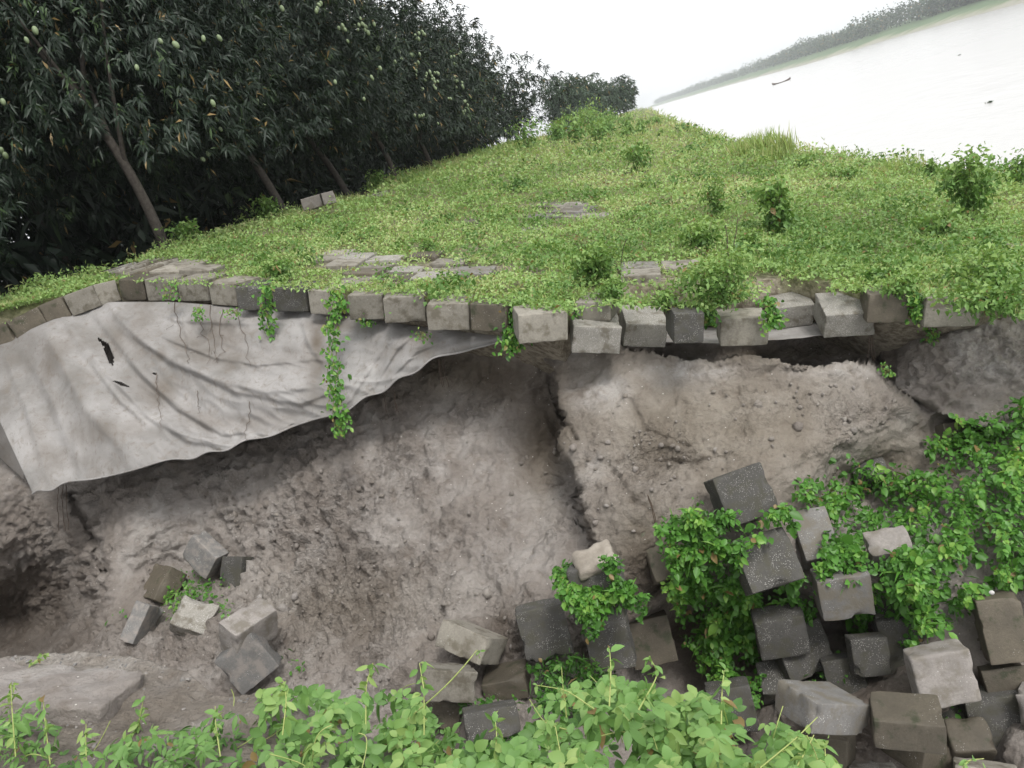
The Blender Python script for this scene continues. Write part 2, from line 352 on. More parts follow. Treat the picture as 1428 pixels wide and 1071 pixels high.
def build_slope():
    ds = np.concatenate([[0.0,0.05,0.12,0.25], 0.4+np.cumsum(0.16*1.045**np.arange(150))]); ds = ds[ds < 2400]; ds = np.append(ds, 2400)
    cols = np.concatenate([[-500,-200,-100,-60,-40,-30,-24,-20,-17], np.linspace(-15,-6.6,22), np.linspace(0,1,90), [2,3,4,5,6]])
    V = []; bare = []
    for d in ds:
        xs = cols.copy(); xe = bankX(8+d)
        xs[31:121] = -6.4+cols[31:121]*(xe+6.4); xs[121:] = xe+np.array([0.4,1.2,2.5,4.5,9])
        Y = edgeY(xs)*np.exp(-d/30)+8*(1-np.exp(-d/30))+d+0.2
        P = np.stack([xs, Y, xs*0], 1)
        z = G(xs, Y)-0.035+0.02*fbm(P, 1.5, 3)+np.where(xs > 0, np.clip(Y-20, 0, 40)/40*0.15*fbm(P, 0.25, 3), 0)
        V.append(np.stack([xs, Y, z], 1))
        px, py = proj(V[-1]); bare.append(bare_mask(px, py)*(V[-1][:,1] > 3))
    V = np.array(V); sk = V[0].copy(); sk[:,2] -= 0.27; sk[:,1] += 0.03; s2 = sk.copy(); s2[:,2] -= 1.0; s2[:,1] += 1.1
    V = np.concatenate([s2[None], sk[None], V]); bare = np.concatenate([np.ones((2, len(cols))), bare])
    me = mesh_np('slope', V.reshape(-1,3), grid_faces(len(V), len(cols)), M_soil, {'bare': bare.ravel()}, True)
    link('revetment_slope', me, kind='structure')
# bare patches of the slope, where blocks and soil show (centre x, y, half-width, half-height, strength) in the picture's own coordinates
BARE = [(590,378,185,17,.46),(940,398,120,20,.46),(1120,402,60,10,.6),(790,300,70,9,.46),(470,372,30,5,1),(540,362,26,4,1),(575,381,30,4,1),(620,365,26,4,1),(640,379,24,4,1),(700,373,22,4,1),(745,379,20,4,.9),(560,393,26,4,1),(610,357,24,3,.9),(690,358,24,3,.7),(880,383,22,5,1),(925,388,30,5,1),(905,371,22,4,.8),(950,378,22,4,.8),(820,378,16,4,.6),(585,344,22,3,.6),(665,345,22,3,.6),(480,350,26,3,.6),
 (230,378,95,14,1),(330,392,60,9,.7),(490,362,45,9,.9),(530,378,40,7,.95),(600,372,34,6,.9),(668,379,38,5,.8),(610,386,26,5,.6),(700,372,25,5,.7),(500,392,40,6,.5),(650,355,25,4,.5),
 (800,291,26,9,.8),(765,284,30,6,.5),(835,300,22,6,.5),(900,383,34,7,.8),(945,372,26,6,.7),(890,402,40,9,.8),(935,410,50,13,.7),(1070,392,30,10,.9),(1110,405,42,16,1),(1180,425,50,20,1),(1140,398,26,7,.9),
 (655,308,20,5,.5),(740,320,20,4,.4),(725,345,20,4,.4),(960,395,20,9,.5),(500,270,40,5,.9),(440,292,30,5,.8),(360,325,40,6,.35),(1400,345,30,6,.4),(820,425,24,7,.7),(845,240,22,4,.3)]
def bare_mask(px, py):
    m = np.zeros_like(px)
    for x, y, a, b, s in BARE:
        m = np.maximum(m, s*np.clip(1.6-1.3*np.sqrt(((px-x)/a)**2+((py-y)/b)**2), 0, 1))
    return m
build_slope()
# ---- water and far bank
def water_mat():
    t = NT('river_water'); g = t.n('ShaderNodeNewGeometry'); mp = t.n('ShaderNodeMapping'); mp.inputs['Scale'].default_value = (1.0, 0.35, 1); t.l(g.outputs['Position'], mp.inputs['Vector'])
    n = t.noise(0.5, 4, 0.6, mp.outputs[0]); n2 = t.noise(0.06, 3, 0.5, g.outputs['Position'])
    t.bsdf((0.43,0.42,0.40), 0.2, t.bump(t.math('ADD', n, n2), 0.35, 0.3), 0.9); return t.m
xs = np.array([6,20,60,110,200,700.]); ys = np.concatenate([[-60,0], np.geomspace(10, 2600, 20)])
A, B = np.meshgrid(ys, xs, indexing='ij'); 
link('river', mesh_np('river', np.stack([B, A, B*0-7.0], -1).reshape(-1,3), grid_faces(len(ys), len(xs))[:, ::-1], water_mat()), kind='structure')
ys = np.concatenate([np.linspace(60, 800, 90), np.geomspace(815, 2500, 60)]); t_ = np.array([0,2,6,14,26,45,80,400.])
A, B = np.meshgrid(ys, t_, indexing='ij')
sx = 128+np.where(A > 420, -14*smooth(A, 420, 520)*0, 0)+4*perlin(np.stack([A*0.012, A*0, A*0], -1))-26*smooth(A, 470, 560)-95*smooth(A, 650, 2300)
Zf = np.interp(B, [0,2,6,14,26,45,80,400], [-7.4,-6.6,-5.6,-4.6,-3.2,-2.4,-2.0,-1.5])+0.35*perlin(np.stack([A*0.05, B*0.1, A*0], -1))*(B > 1)
t = NT('far_bank_ground'); co = t.n('ShaderNodeNewGeometry').outputs['Position']
sepz = t.n('ShaderNodeSeparateXYZ'); t.l(co, sepz.inputs[0])
nz = t.noise(0.05, 6, 0.65, co)
hh = t.math('ADD', t.math('MULTIPLY', t.math('ADD', sepz.outputs['Z'], 7.0), 0.22), t.math('MULTIPLY', t.math('SUBTRACT', nz, 0.5), 1.2))
t.bsdf(t.ramp(hh, [(0.10, (0.27,0.26,0.21)), (0.25, (0.19,0.21,0.13)), (0.45, (0.09,0.14,0.065)), (1.0, (0.08,0.125,0.055))]), 0.95, t.bump(nz, 0.8, 1.0))
link('far_bank', mesh_np('far_bank', np.stack([sx+B, A, Zf], -1).reshape(-1,3), grid_faces(len(ys), len(t_))[:, ::-1], t.m, smooth_=True), kind='structure')
# far wood: one mass of crowns along the other bank
def far_wood():
    P = []
    for Yc in np.concatenate([np.arange(150, 900, 4.0), np.arange(900, 2400, 10.0)]):
        for r in range(3):
            x = 128+34+r*10+rng.normal()*3-26*float(smooth(np.array(Yc), 470, 560))-95*float(smooth(np.array(Yc), 650, 2300))
            hgt = 1.6*(5.6+2.6*perlin(np.array([Yc*0.013, 3.3, 0]))*1.6+rng.normal()*0.9)*1.0
            hgt = max(3, hgt)*(1.25 if Yc < 500 else 1.0); rad = hgt*0.55; n = int(230 if Yc < 500 else 70)
            d = rdir(n); rr = rng.random(n)**0.33
            P.append(np.stack([x+d[:,0]*rad*rr, Yc+d[:,1]*rad*rr*1.2, -2.4+hgt*0.5+d[:,2]*hgt*0.55*rr], 1))
    P = np.concatenate(P); n = len(P)
    return leaf_mesh('far_wood', [leaves(P, rdir(n, 0.3), rdir(n, 0.5), rng.uniform(0.7, 1.7, n), 0.85, 0.1)], M_ftree)
link('far_wood', far_wood(), kind='stuff', label='hazy wood along the far river bank')

# ---- eroded bank: control points (x, y, distance along the river)
A_ = [(-500,500,8.0),(-300,480,8.1),(0,470,8.5),(160,430,9.0),(400,430,8.7),(600,450,8.35),(720,470,7.75),(-500,700,7.9),(-300,650,8.2),(0,600,8.3),(100,680,8.2),(200,600,8.5),(400,560,8.4),(600,510,8.3),(700,520,8.0),
 (0,700,7.9),(100,720,7.85),(60,760,8.1),(0,800,8.0),(60,840,8.5),(30,885,8.7),(-60,880,8.7),(-300,850,7.0),(170,700,7.5),(200,760,7.3),(140,800,7.0),(280,690,7.7),(400,620,8.0),(400,700,7.5),(400,800,6.75),(400,880,6.0),
 (150,905,6.1),(50,925,6.2),(0,980,5.9),(300,1000,5.1),(450,960,5.2),(550,540,8.1),(520,600,7.9),(520,670,7.4),(520,750,6.85),(520,840,6.2),(520,940,5.3),(590,650,7.6),(640,580,7.9),(640,680,7.2),(640,770,6.6),(600,900,5.6),
 (740,530,7.9),(765,560,7.85),(775,620,7.6),(740,600,7.6),(790,690,7.15),(740,680,7.15),(760,740,6.65),(700,800,6.2),(690,870,5.8),(800,700,6.9),(860,740,6.3),(930,880,6.5),(900,950,6.2),(1000,900,6.3),(910,840,6.2),
 (-300,1000,5.5),(0,1100,5.0),(300,1100,4.7),(600,1100,4.6),(900,1100,4.5),(1200,1120,4.5),(1500,1100,4.5),(0,1300,4.2),(700,1300,4.0),(1400,1300,4.0),(-500,1200,5),(1900,1200,4.5),
 (870,480,8.3),(1000,490,8.35),(1150,490,8.4),(1215,480,8.35),(870,380,9),(1230,380,9),(1500,430,7.3),(1900,400,8.0),(0,380,9),(400,380,9.2),
 (1262,465,7.7),(1350,450,7.42),(1428,450,7.25),(1600,450,7.05),(1900,500,6.9),(1238,520,7.8),(1300,530,7.25),(1400,530,7.05),(1300,590,7.0),(1428,600,6.8),(1600,600,6.6),(1700,800,5.8),(1900,900,5.4)]
B_ = [(738,470,7.75),(850,492,7.45),(950,505,7.2),(1050,502,7.1),(1150,513,7.2),(1215,520,7.25),(775,540,7.15),(790,600,6.85),(820,650,6.5),(900,560,6.95),(1000,570,6.85),(1100,580,6.8),(1200,580,6.9),(1290,570,7.05),
 (850,690,6.2),(900,620,6.6),(930,625,6.45),(935,645,6.6),(900,700,6.0),(870,760,5.8),(890,820,5.65),(930,730,5.95),(1000,630,6.45),(1100,640,6.4),(1200,610,6.65),(960,800,6.0),(1020,850,6.35),(1100,880,6.4),(1065,860,6.4),(1180,910,6.3),(930,880,6.5),(960,860,6.4),(1020,960,6.1),(1210,880,6.2),(1300,760,6.0),
 (1350,640,6.6),(1420,700,6.2),(1420,580,6.95),(1100,700,6.2),(1100,460,7.0),(900,400,7.6),(1300,500,7.2),(1500,600,6.7),(1900,650,6.2),(1700,800,5.7),
 (1150,940,5.9),(1300,860,5.65),(1400,930,5.4),(1150,1030,5.4),(1300,1060,5.2),(1420,1020,5.0),(1000,990,5.9),(915,900,6.4),(1500,1100,4.6),(1000,1200,4.3),(1400,1300,4.0),(1900,1200,4.5),(700,700,6.6),(700,900,5.6)]
BK = {
'B1':([-5.697,7.107,-3.017],[[-0.745,-0.64,0.189],[-0.018,0.302,0.953],[-0.667,0.706,-0.236]],[0.33,0.394,0.194]),
'B2':([-6.307,7.036,-3.223],[[-0.403,-0.883,0.241],[-0.734,0.469,0.491],[-0.547,0.021,-0.837]],[0.381,0.385,0.222]),
'B3':([-5.427,6.237,-3.29],[[-0.803,0.193,-0.563],[-0.071,0.908,0.413],[0.591,0.372,-0.716]],[0.362,0.322,0.202]),
'B4':([-6.079,6.292,-3.257],[[0.401,-0.225,-0.888],[0.661,0.742,0.11],[0.635,-0.631,0.446]],[0.398,0.309,0.163]),
'B5':([-4.234,5.377,-3.039],[[0.439,-0.436,-0.786],[0.893,0.12,0.433],[-0.094,-0.892,0.442]],[0.432,0.314,0.232]),
'B6':([-4.253,5.235,-3.242],[[-0.368,0.854,-0.368],[0.075,0.422,0.903],[0.927,0.305,-0.219]],[0.376,0.378,0.211]),
'B7':([-5.36,6.984,-3.281],[[-0.975,0.198,0.106],[0.201,0.555,0.807],[0.1,0.808,-0.581]],[0.283,0.399,0.178]),
'C1':([-2.345,5.327,-3.517],[[-0.868,0.093,-0.488],[0.363,0.789,-0.496],[0.339,-0.607,-0.719]],[0.43,0.391,0.219]),
'C2':([-2.479,4.914,-3.547],[[-0.805,-0.5,-0.319],[-0.341,0.83,-0.442],[0.485,-0.248,-0.839]],[0.413,0.273,0.226]),
'C3':([-2.155,5.265,-3.893],[[-0.992,-0.122,-0.036],[-0.115,0.979,-0.17],[0.056,-0.165,-0.985]],[0.353,0.33,0.173]),
'C4':([-2.112,4.616,-3.716],[[-0.929,-0.367,-0.036],[-0.299,0.807,-0.509],[0.216,-0.462,-0.86]],[0.387,0.356,0.197]),
'C5':([-2.702,5.11,-3.975],[[-0.936,-0.236,-0.261],[-0.053,0.826,-0.561],[0.348,-0.511,-0.786]],[0.312,0.307,0.189]),
'C6':([-1.767,5.435,-3.591],[[0.974,-0.013,-0.226],[0.214,-0.279,0.936],[-0.075,-0.96,-0.269]],[0.382,0.408,0.252]),
'C7':([-1.174,5.137,-3.147],[[0.994,-0.087,0.068],[-0.09,-0.281,0.956],[-0.064,-0.956,-0.287]],[0.381,0.393,0.284]),
'C8':([-1.288,5.447,-3.832],[[0.997,-0.021,-0.07],[0.059,-0.324,0.944],[-0.042,-0.946,-0.322]],[0.35,0.373,0.233]),
'D1':([-0.016,5.896,-3.032],[[-0.135,0.933,-0.334],[0.414,0.359,0.837],[0.9,-0.025,-0.434]],[0.397,0.418,0.252]),
'D2':([0.032,5.634,-3.484],[[-0.116,0.962,-0.245],[0.557,0.268,0.786],[0.822,-0.045,-0.567]],[0.41,0.418,0.252]),
'D3':([0.458,6.058,-3.624],[[-0.03,0.989,-0.147],[0.793,0.113,0.599],[0.609,-0.099,-0.787]],[0.437,0.281,0.212]),
'D4':([0.534,5.632,-3.866],[[0.997,-0.059,-0.057],[0.054,-0.044,0.998],[-0.061,-0.997,-0.04]],[0.386,0.35,0.224]),
'D5':([0.975,5.93,-3.772],[[0.996,0.085,0.009],[-0.055,0.558,0.828],[0.065,-0.825,0.561]],[0.317,0.347,0.221]),
'D6':([1.107,6.999,-3.615],[[0.002,0.997,-0.073],[0.9,0.03,0.435],[0.436,-0.066,-0.897]],[0.286,0.304,0.19]),
'D7':([1.951,7.141,-3.57],[[0.955,-0.087,-0.284],[0.198,-0.528,0.826],[-0.222,-0.845,-0.487]],[0.388,0.271,0.231]),
'E1':([0.144,4.728,-4.112],[[-0.506,0.766,-0.396],[0.855,0.384,-0.349],[-0.116,-0.515,-0.849]],[0.404,0.443,0.206]),
'E2':([0.639,4.595,-4.207],[[0.131,0.976,-0.176],[0.989,-0.141,-0.048],[-0.072,-0.168,-0.983]],[0.321,0.424,0.215]),
'E3':([1.006,5.125,-4.328],[[0.998,0.002,-0.058],[0.056,-0.281,0.958],[-0.015,-0.96,-0.28]],[0.394,0.379,0.232]),
'E4':([1.536,5.465,-4.283],[[0.999,-0.031,0.034],[-0.042,-0.346,0.937],[-0.017,-0.938,-0.347]],[0.289,0.469,0.219]),
'E5':([1.075,5.02,-4.824],[[0.018,0.991,-0.132],[0.92,0.035,0.391],[0.392,-0.128,-0.911]],[0.258,0.293,0.185]),
'E6':([1.601,5.147,-4.712],[[0.468,0.88,-0.084],[0.828,-0.47,-0.307],[-0.309,0.074,-0.948]],[0.324,0.199,0.218]),
'E7':([0.168,5.034,-4.755],[[-0.919,0.302,-0.253],[0.388,0.805,-0.448],[0.069,-0.51,-0.858]],[0.256,0.3,0.203]),
'E8':([0.378,4.873,-4.897],[[-0.049,0.984,-0.169],[0.882,-0.037,-0.471],[-0.469,-0.172,-0.866]],[0.257,0.33,0.144]),
'E9':([1.066,4.663,-4.818],[[0.158,0.96,-0.233],[0.804,-0.262,-0.534],[-0.574,-0.103,-0.812]],[0.349,0.377,0.169]),
'E10':([1.477,5.357,-4.764],[[0.999,0.013,0.036],[-0.027,-0.407,0.913],[0.027,-0.913,-0.406]],[0.296,0.395,0.199]),
'E11':([0.607,5.545,-4.402],[[0.985,-0.113,-0.13],[0.086,-0.329,0.94],[-0.149,-0.938,-0.315]],[0.277,0.292,0.161]),
'R6':([-0.907,7.122,-1.745],[[-0.096,0.934,-0.343],[0.988,0.132,0.081],[0.121,-0.331,-0.936]],[0.428,0.426,0.252]),
'R7':([-0.509,7.595,-1.925],[[-0.08,0.927,-0.367],[0.966,0.163,0.201],[0.246,-0.338,-0.908]],[0.422,0.406,0.244]),
'R9':([0.366,7.348,-2.112],[[-0.005,0.974,-0.228],[1.0,0.001,-0.019],[-0.018,-0.228,-0.974]],[0.425,0.419,0.252]),
'R10':([0.883,8.138,-2.267],[[-0.097,0.968,-0.232],[0.953,0.158,0.259],[0.287,-0.196,-0.938]],[0.403,0.367,0.234]),
'R11':([1.291,7.624,-2.319],[[0.015,0.975,-0.22],[0.961,0.047,0.274],[0.277,-0.215,-0.936]],[0.429,0.443,0.238]),
}
for k, (c, Rm, d) in BK.items():
    if k[0] in 'BCDE' and k not in ('C7',):
        x, y = proj(np.array(c)); (A_ if k[0] in 'BC' else B_).append((float(x), float(y), c[1]+(0.30 if k == 'B3' else 0.22 if k == 'B1' else 0.17 if k[0] in 'BC' else 0.20 if k[0] == 'D' else 0.34)))
def rbf(pts, qx, qy, c=45.0, lam=0.6):
    p = np.array(pts, float); D = np.sqrt((p[:,None,0]-p[None,:,0])**2+(p[:,None,1]-p[None,:,1])**2+c*c)
    n = len(p); Mx = np.zeros((n+1, n+1)); Mx[:n,:n] = D-np.eye(n)*lam*0-np.eye(n)*lam*10; Mx[:n,n] = 1; Mx[n,:n] = 1
    w = np.linalg.solve(Mx, np.append(p[:,2], 0)); out = np.full(qx.shape, w[n])
    for i in range(n): out += w[i]*np.sqrt((qx-p[i,0])**2+(qy-p[i,1])**2+c*c)
    return out
POLY = np.array([(727,470),(745,492),(768,522),(779,559),(790,589),(783,619),(800,649),(812,686),(822,740),(838,790),(862,840),(880,900),(900,1000),(900,1400),(2300,1400),(2300,640),(1500,612),(1340,592),(1290,572),(1240,540),(1215,512),(1174,505),(1152,511),(1051,498),(987,506),(950,499),(880,488),(860,470),(800,455)], float)
def sdist(px, py):
    d = np.full(px.shape, 1e9); ins = np.zeros(px.shape, bool); n = len(POLY)
    for i in range(n):
        a, b = POLY[i], POLY[(i+1)%n]; e = b-a
        t = np.clip(((px-a[0])*e[0]+(py-a[1])*e[1])/(e@e), 0, 1)
        d = np.minimum(d, np.hypot(px-a[0]-t*e[0], py-a[1]-t*e[1]))
        c = ((a[1] > py) != (b[1] > py)) & (px < (b[0]-a[0])*(py-a[1])/(b[1]-a[1]+1e-12)+a[0]); ins ^= c
    return np.where(ins, d, -d)
def bankdepth(px, py):
    q = np.stack([px/60, py/60, px*0], -1); wx = px+7*fbm(q, 1, 3)+4*perlin(q*6); wy = py+6*fbm(q+9, 1, 3)+3*perlin(q*6+3)
    m = smooth(sdist(wx, wy), -3, 4)
    return rbf(A_, px, py)*(1-m)+rbf(B_, px, py)*m, m
def blob(px, py, lst):
    m = np.zeros_like(px)
    for x, y, a, b, s in lst: m = np.maximum(m, s*np.exp(-((px-x)/a)**2-((py-y)/b)**2))
    return m
def build_bank():
    gx = np.concatenate([np.linspace(-500,-30,50), np.arange(-27, 1455, 2.6), np.linspace(1465, 1900, 50)])
    gy = np.concatenate([np.arange(428, 1075, 2.6), np.linspace(1085, 1300, 14)])
    X, Y = np.meshgrid(gx, gy); yt = np.interp(gx, [-500,-45,0,60,130,165,330,480,700,792,860,1000,1140,1230,1370,1500,1900], [640,488,470,443,417,404,412,424,443,452,462,470,462,436,438,450,520])[None]
    Y = Y+(yt-428)*np.clip((700-Y)/(700-428), 0, 1); D, m = bankdepth(X, Y); P = at(X, Y, D)
    def nrm(P): return unit(np.cross(np.gradient(P, axis=1), -np.gradient(P, axis=0)))
    N = nrm(P); cv = unit(-P); N = np.where((N*cv).sum(-1, keepdims=True) < 0, -N, N)
    rough = 1.15*np.clip(0.5+0.55*blob(X, Y, [(480,760,200,190,1),(300,760,120,90,.6),(880,720,90,70,1),(930,640,80,30,.8),(1200,570,110,50,.6),(60,780,100,100,1)]), 0, 1)
    crumb = np.clip(blob(X, Y, [(450,790,130,150,1),(400,640,60,70,.7),(560,850,90,80,.9),(560,640,60,70,.5),(890,700,50,70,.8),(820,690,30,60,.6),(640,560,60,30,.4),(80,790,80,80,.6),(1180,580,120,30,.7),(930,640,60,20,.8),(1000,600,160,50,.35),(250,900,120,30,.8),(1380,490,90,50,.9),(720,880,60,50,.8),(330,740,50,40,.6)])*(1+1.6*fbm(P, 1.6, 3))+0.9*fbm(P+4, 2.2, 4)+0.08, 0, 1)
    rough = rough*(0.45+0.8*crumb)*(1-0.5*m)
    big = fbm(P, 1.7, 3)*0.11+0.05*np.clip(fbm(P+8, 0.9, 2), -1, 1)
    rid = (1-np.abs(fbm(P+5, 3.3, 3))*2.2); mid = np.clip(rid, 0, 1)*0.05*rough
    cl = np.clip(fbm(P*np.array([1,1,1.2])+2, 8, 4)+0.02, -0.2, 1)*0.17*rough
    dent = -np.clip(fbm(P+31, 6, 2)-0.28, 0, 1)*0.22*rough
    fine = (fbm(P, 24, 3)*0.026+np.clip(fbm(P+3, 14, 3)-0.2,0,1)*-0.09)*(0.4+rough)
    lay = 0.02*perlin(P*np.array([0.8,0.8,9.0]))*(m+0.3)
    # ledge lip of the slumped mass and cracks
    crack = np.zeros_like(X)
    for pts, w, dp in [(((100,690),(118,730),(140,770),(152,795)),5,.28),(((1232,470),(1226,500),(1240,530),(1262,556),(1300,575)),5,.16),(((778,575),(795,595),(806,615)),2.2,.10),(((900,640),(960,650),(1010,640)),4,.04),
        (((880,560),(900,600),(960,625)),3,.05),(((850,650),(885,700),(905,715)),3,.04),(((380,610),(372,660),(390,700)),3,.05),(((530,560),(540,620),(500,690)),3,.06),(((905,825),(935,800),(950,760)),5,.15)]:
        pts = np.array(pts, float)
        for a, b in zip(pts[:-1], pts[1:]):
            e = b-a; t = np.clip(((X-a[0])*e[0]+(Y-a[1])*e[1])/(e@e), 0, 1); dd = np.hypot(X-a[0]-t*e[0]+3*perlin(P*9), Y-a[1]-t*e[1]+3*perlin(P*9+4)); crack = np.maximum(crack, np.exp(-(dd/w)**2)*dp)
    P2 = P+N*(big+mid+cl+dent+fine+lay)[...,None]+unit(P)*crack[...,None]
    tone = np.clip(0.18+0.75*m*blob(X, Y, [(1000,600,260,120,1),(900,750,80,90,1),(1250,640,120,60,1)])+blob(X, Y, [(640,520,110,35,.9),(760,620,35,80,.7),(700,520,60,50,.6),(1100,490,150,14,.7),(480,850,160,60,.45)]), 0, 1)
    wet_shade = np.clip(blob(X, Y, [(1240,985,230,75,1),(1080,905,80,80,1),(870,870,60,50,.9),(350,980,100,20,.4),(765,575,38,85,1),(700,525,65,30,.85),(615,512,70,22,.7),(895,790,55,75,.85),(20,850,110,90,1),(560,560,60,25,.4),(760,600,40,70,.9),(690,530,60,25,.6),(620,515,60,18,.6),(640,760,130,100,.35),(790,770,60,50,.4),(700,880,50,60,.9),(30,880,80,60,.8),(60,770,60,80,.5),(950,880,80,60,1),(900,820,40,50,.6),(1000,900,90,60,1),(1220,900,90,60,1),(1400,960,80,60,.7),(1240,500,20,40,.8),(1050,490,170,10,.7),(860,740,60,60,.4),(920,640,60,20,.3)])+0.25*fbm(P, 1.2, 3), 0, 1)  # damp mud, plus shade painted into the left hollow, recesses and block gaps
    dry = np.clip(blob(X, Y, [(835,548,48,22,.9),(775,492,40,14,.8),(1010,520,90,10,.7),(1180,520,50,8,.5),(815,650,26,26,.5),(625,650,50,60,.5),(700,770,80,50,.3),(1390,490,90,50,.9),(1290,470,40,30,.4),(250,715,60,26,.6),(540,700,50,50,.4),(300,690,60,30,.3),(940,520,60,20,.6),(600,600,60,30,.35)])*(0.8+1.4*fbm(P, 3, 3)), 0, 0.9)
    me = mesh_np('eroded_bank', P2.reshape(-1,3), grid_faces(*X.shape)[:, ::-1], M_mud, {'tone': tone.ravel(), 'wet_shade': wet_shade.ravel(), 'crumb': crumb.ravel(), 'dry': dry.ravel()}, True)
    link('eroded_bank', me, kind='structure')
    return P2, X, Y
SURF, SPX, SPY = build_bank()
def surf(px, py):
    j = np.clip(np.searchsorted(SPX[0], px), 0, SPX.shape[1]-1); i = np.array([np.searchsorted(SPY[:,c], y) for c, y in zip(j, py)]); i = np.clip(i, 0, SPX.shape[0]-1)
    return SURF[i, j]
# loose clods lying on the slumped mud
def clods():
    n = 3200; px = rng.uniform(120, 1300, n); py = rng.uniform(500, 960, n)
    pr = blob(px, py, [(450,780,170,130,1),(330,720,80,60,.7),(900,640,120,60,.6),(1150,560,120,40,.6),(640,860,80,60,.5),(250,900,90,30,.7),(560,560,60,40,.8)]); k = rng.random(n) < pr; px, py = px[k], py[k]
    P = surf(px, py)*0.998; n = len(P)
    ico = unit(np.array([(0,0,1),(.89,0,.45),(.28,.85,.45),(-.72,.53,.45),(-.72,-.53,.45),(.28,-.85,.45),(.72,.53,-.45),(-.28,.85,-.45),(-.89,0,-.45),(-.28,-.85,-.45),(.72,-.53,-.45),(0,0,-1)]))
    f = np.array([(0,1,2),(0,2,3),(0,3,4),(0,4,5),(0,5,1),(1,6,2),(2,7,3),(3,8,4),(4,9,5),(5,10,1),(6,7,2),(7,8,3),(8,9,4),(9,10,5),(10,6,1),(11,7,6),(11,8,7),(11,9,8),(11,10,9),(11,6,10)])
    s = np.exp(rng.normal(-4.15, 0.5, n)); V = P[:,None]+ico[None]*s[:,None,None]*rng.uniform(0.6, 1.3, (n,12,1))*rng.uniform(0.6,1.2,(n,1,3))
    Fc = (f[None]+(np.arange(n)*12)[:,None,None]).reshape(-1,3)
    me = mesh_np('mud_clods', V.reshape(-1,3), Fc, M_mud, {'tone': np.repeat(rng.random(n)*0.6, 12), 'wet_shade': np.repeat(rng.random(n)*0.3, 12)}, True)
    link('mud_clods', me, kind='stuff', label='crumbled mud clods scattered over the slumped bank')
clods()
# ---- near ledge the photograph was taken from
def build_ledge():
    c = [(-700,940,3.0),(-200,930,3.1),(0,920,3.15),(120,908,3.25),(200,915,3.2),(262,940,3.05),(300,968,2.9),(400,975,2.8),(520,1030,2.55),(640,1080,2.3),(740,1110,2.15),(900,1110,2.1),(1050,1115,2.05),(1150,1140,2.0),(1300,1200,1.9),(1700,1500,1.7)]
    c = np.array(c); u = np.linspace(-700, 1700, 560); E = at(u, np.interp(u, c[:,0], c[:,1]), np.interp(u, c[:,0], c[:,2]))
    rows = []
    for s in np.concatenate([np.linspace(-1, 0, 12), np.linspace(0.012, 1, 110)**1.25]):
        if s < 0:
            P = E.copy(); P[:,2] -= (-s)*3.2; P[:,1] -= (-s)*0.5
        else:
            P = E.copy(); q = s**1.2; P[:,1] = E[:,1]*(1-q)+(-3)*q; P[:,0] = E[:,0]*(1+0.3*q); P[:,2] = E[:,2]*(1-min(1,q*3))+(-1.55-0.1*(E[:,0]+1.5))*min(1,q*3)
        rows.append(P)
    P = np.array(rows); P = P+(0.06*fbm(P, 1.5, 3)+0.055*fbm(P, 7, 5))[...,None]*np.array([0.3,-0.3,0.9])
    me = mesh_np('near_ledge', P.reshape(-1,3), grid_faces(*P.shape[:2])[:, ::-1], M_mud, {'tone': np.full(P.shape[0]*P.shape[1], 0.6), 'wet_shade': np.clip(0.15+0.5*fbm(P, 1, 2), 0, 1).ravel(), 'crumb': np.clip(0.6+0.8*fbm(P+2, 2, 3), 0, 1).ravel(), 'dry': np.clip(0.8*fbm(P+6, 2.5, 3), 0, 1).ravel()}, True)
    link('near_ledge', me, kind='structure'); return P
NEAR = build_ledge()

def rubble():
    P = NEAR[12:60, 90:420].reshape(-1,3); P = P[rng.integers(0, len(P), 1000)]; n = len(P)
    d = unit(rng.normal(size=(n,10,3))); s = np.exp(rng.normal(-4.75, 0.5, n)); V = P[:,None]+d*s[:,None,None]*rng.uniform(0.7, 1.2, (n,10,1))
    import bmesh
    me = bpy.data.meshes.new('ledge_rubble'); bm = bmesh.new()
    for k in range(n):
        vs = [bm.verts.new(v) for v in V[k]]; r = bmesh.ops.convex_hull(bm, input=vs); bmesh.ops.delete(bm, geom=list({g for g in r['geom_interior'] if isinstance(g, bmesh.types.BMVert)}), context='VERTS')
    bm.to_mesh(me); bm.free(); me.materials.append(M_dusty); link('ledge_rubble', me, kind='stuff', label='small broken stones strewn over the near ledge')
rubble()
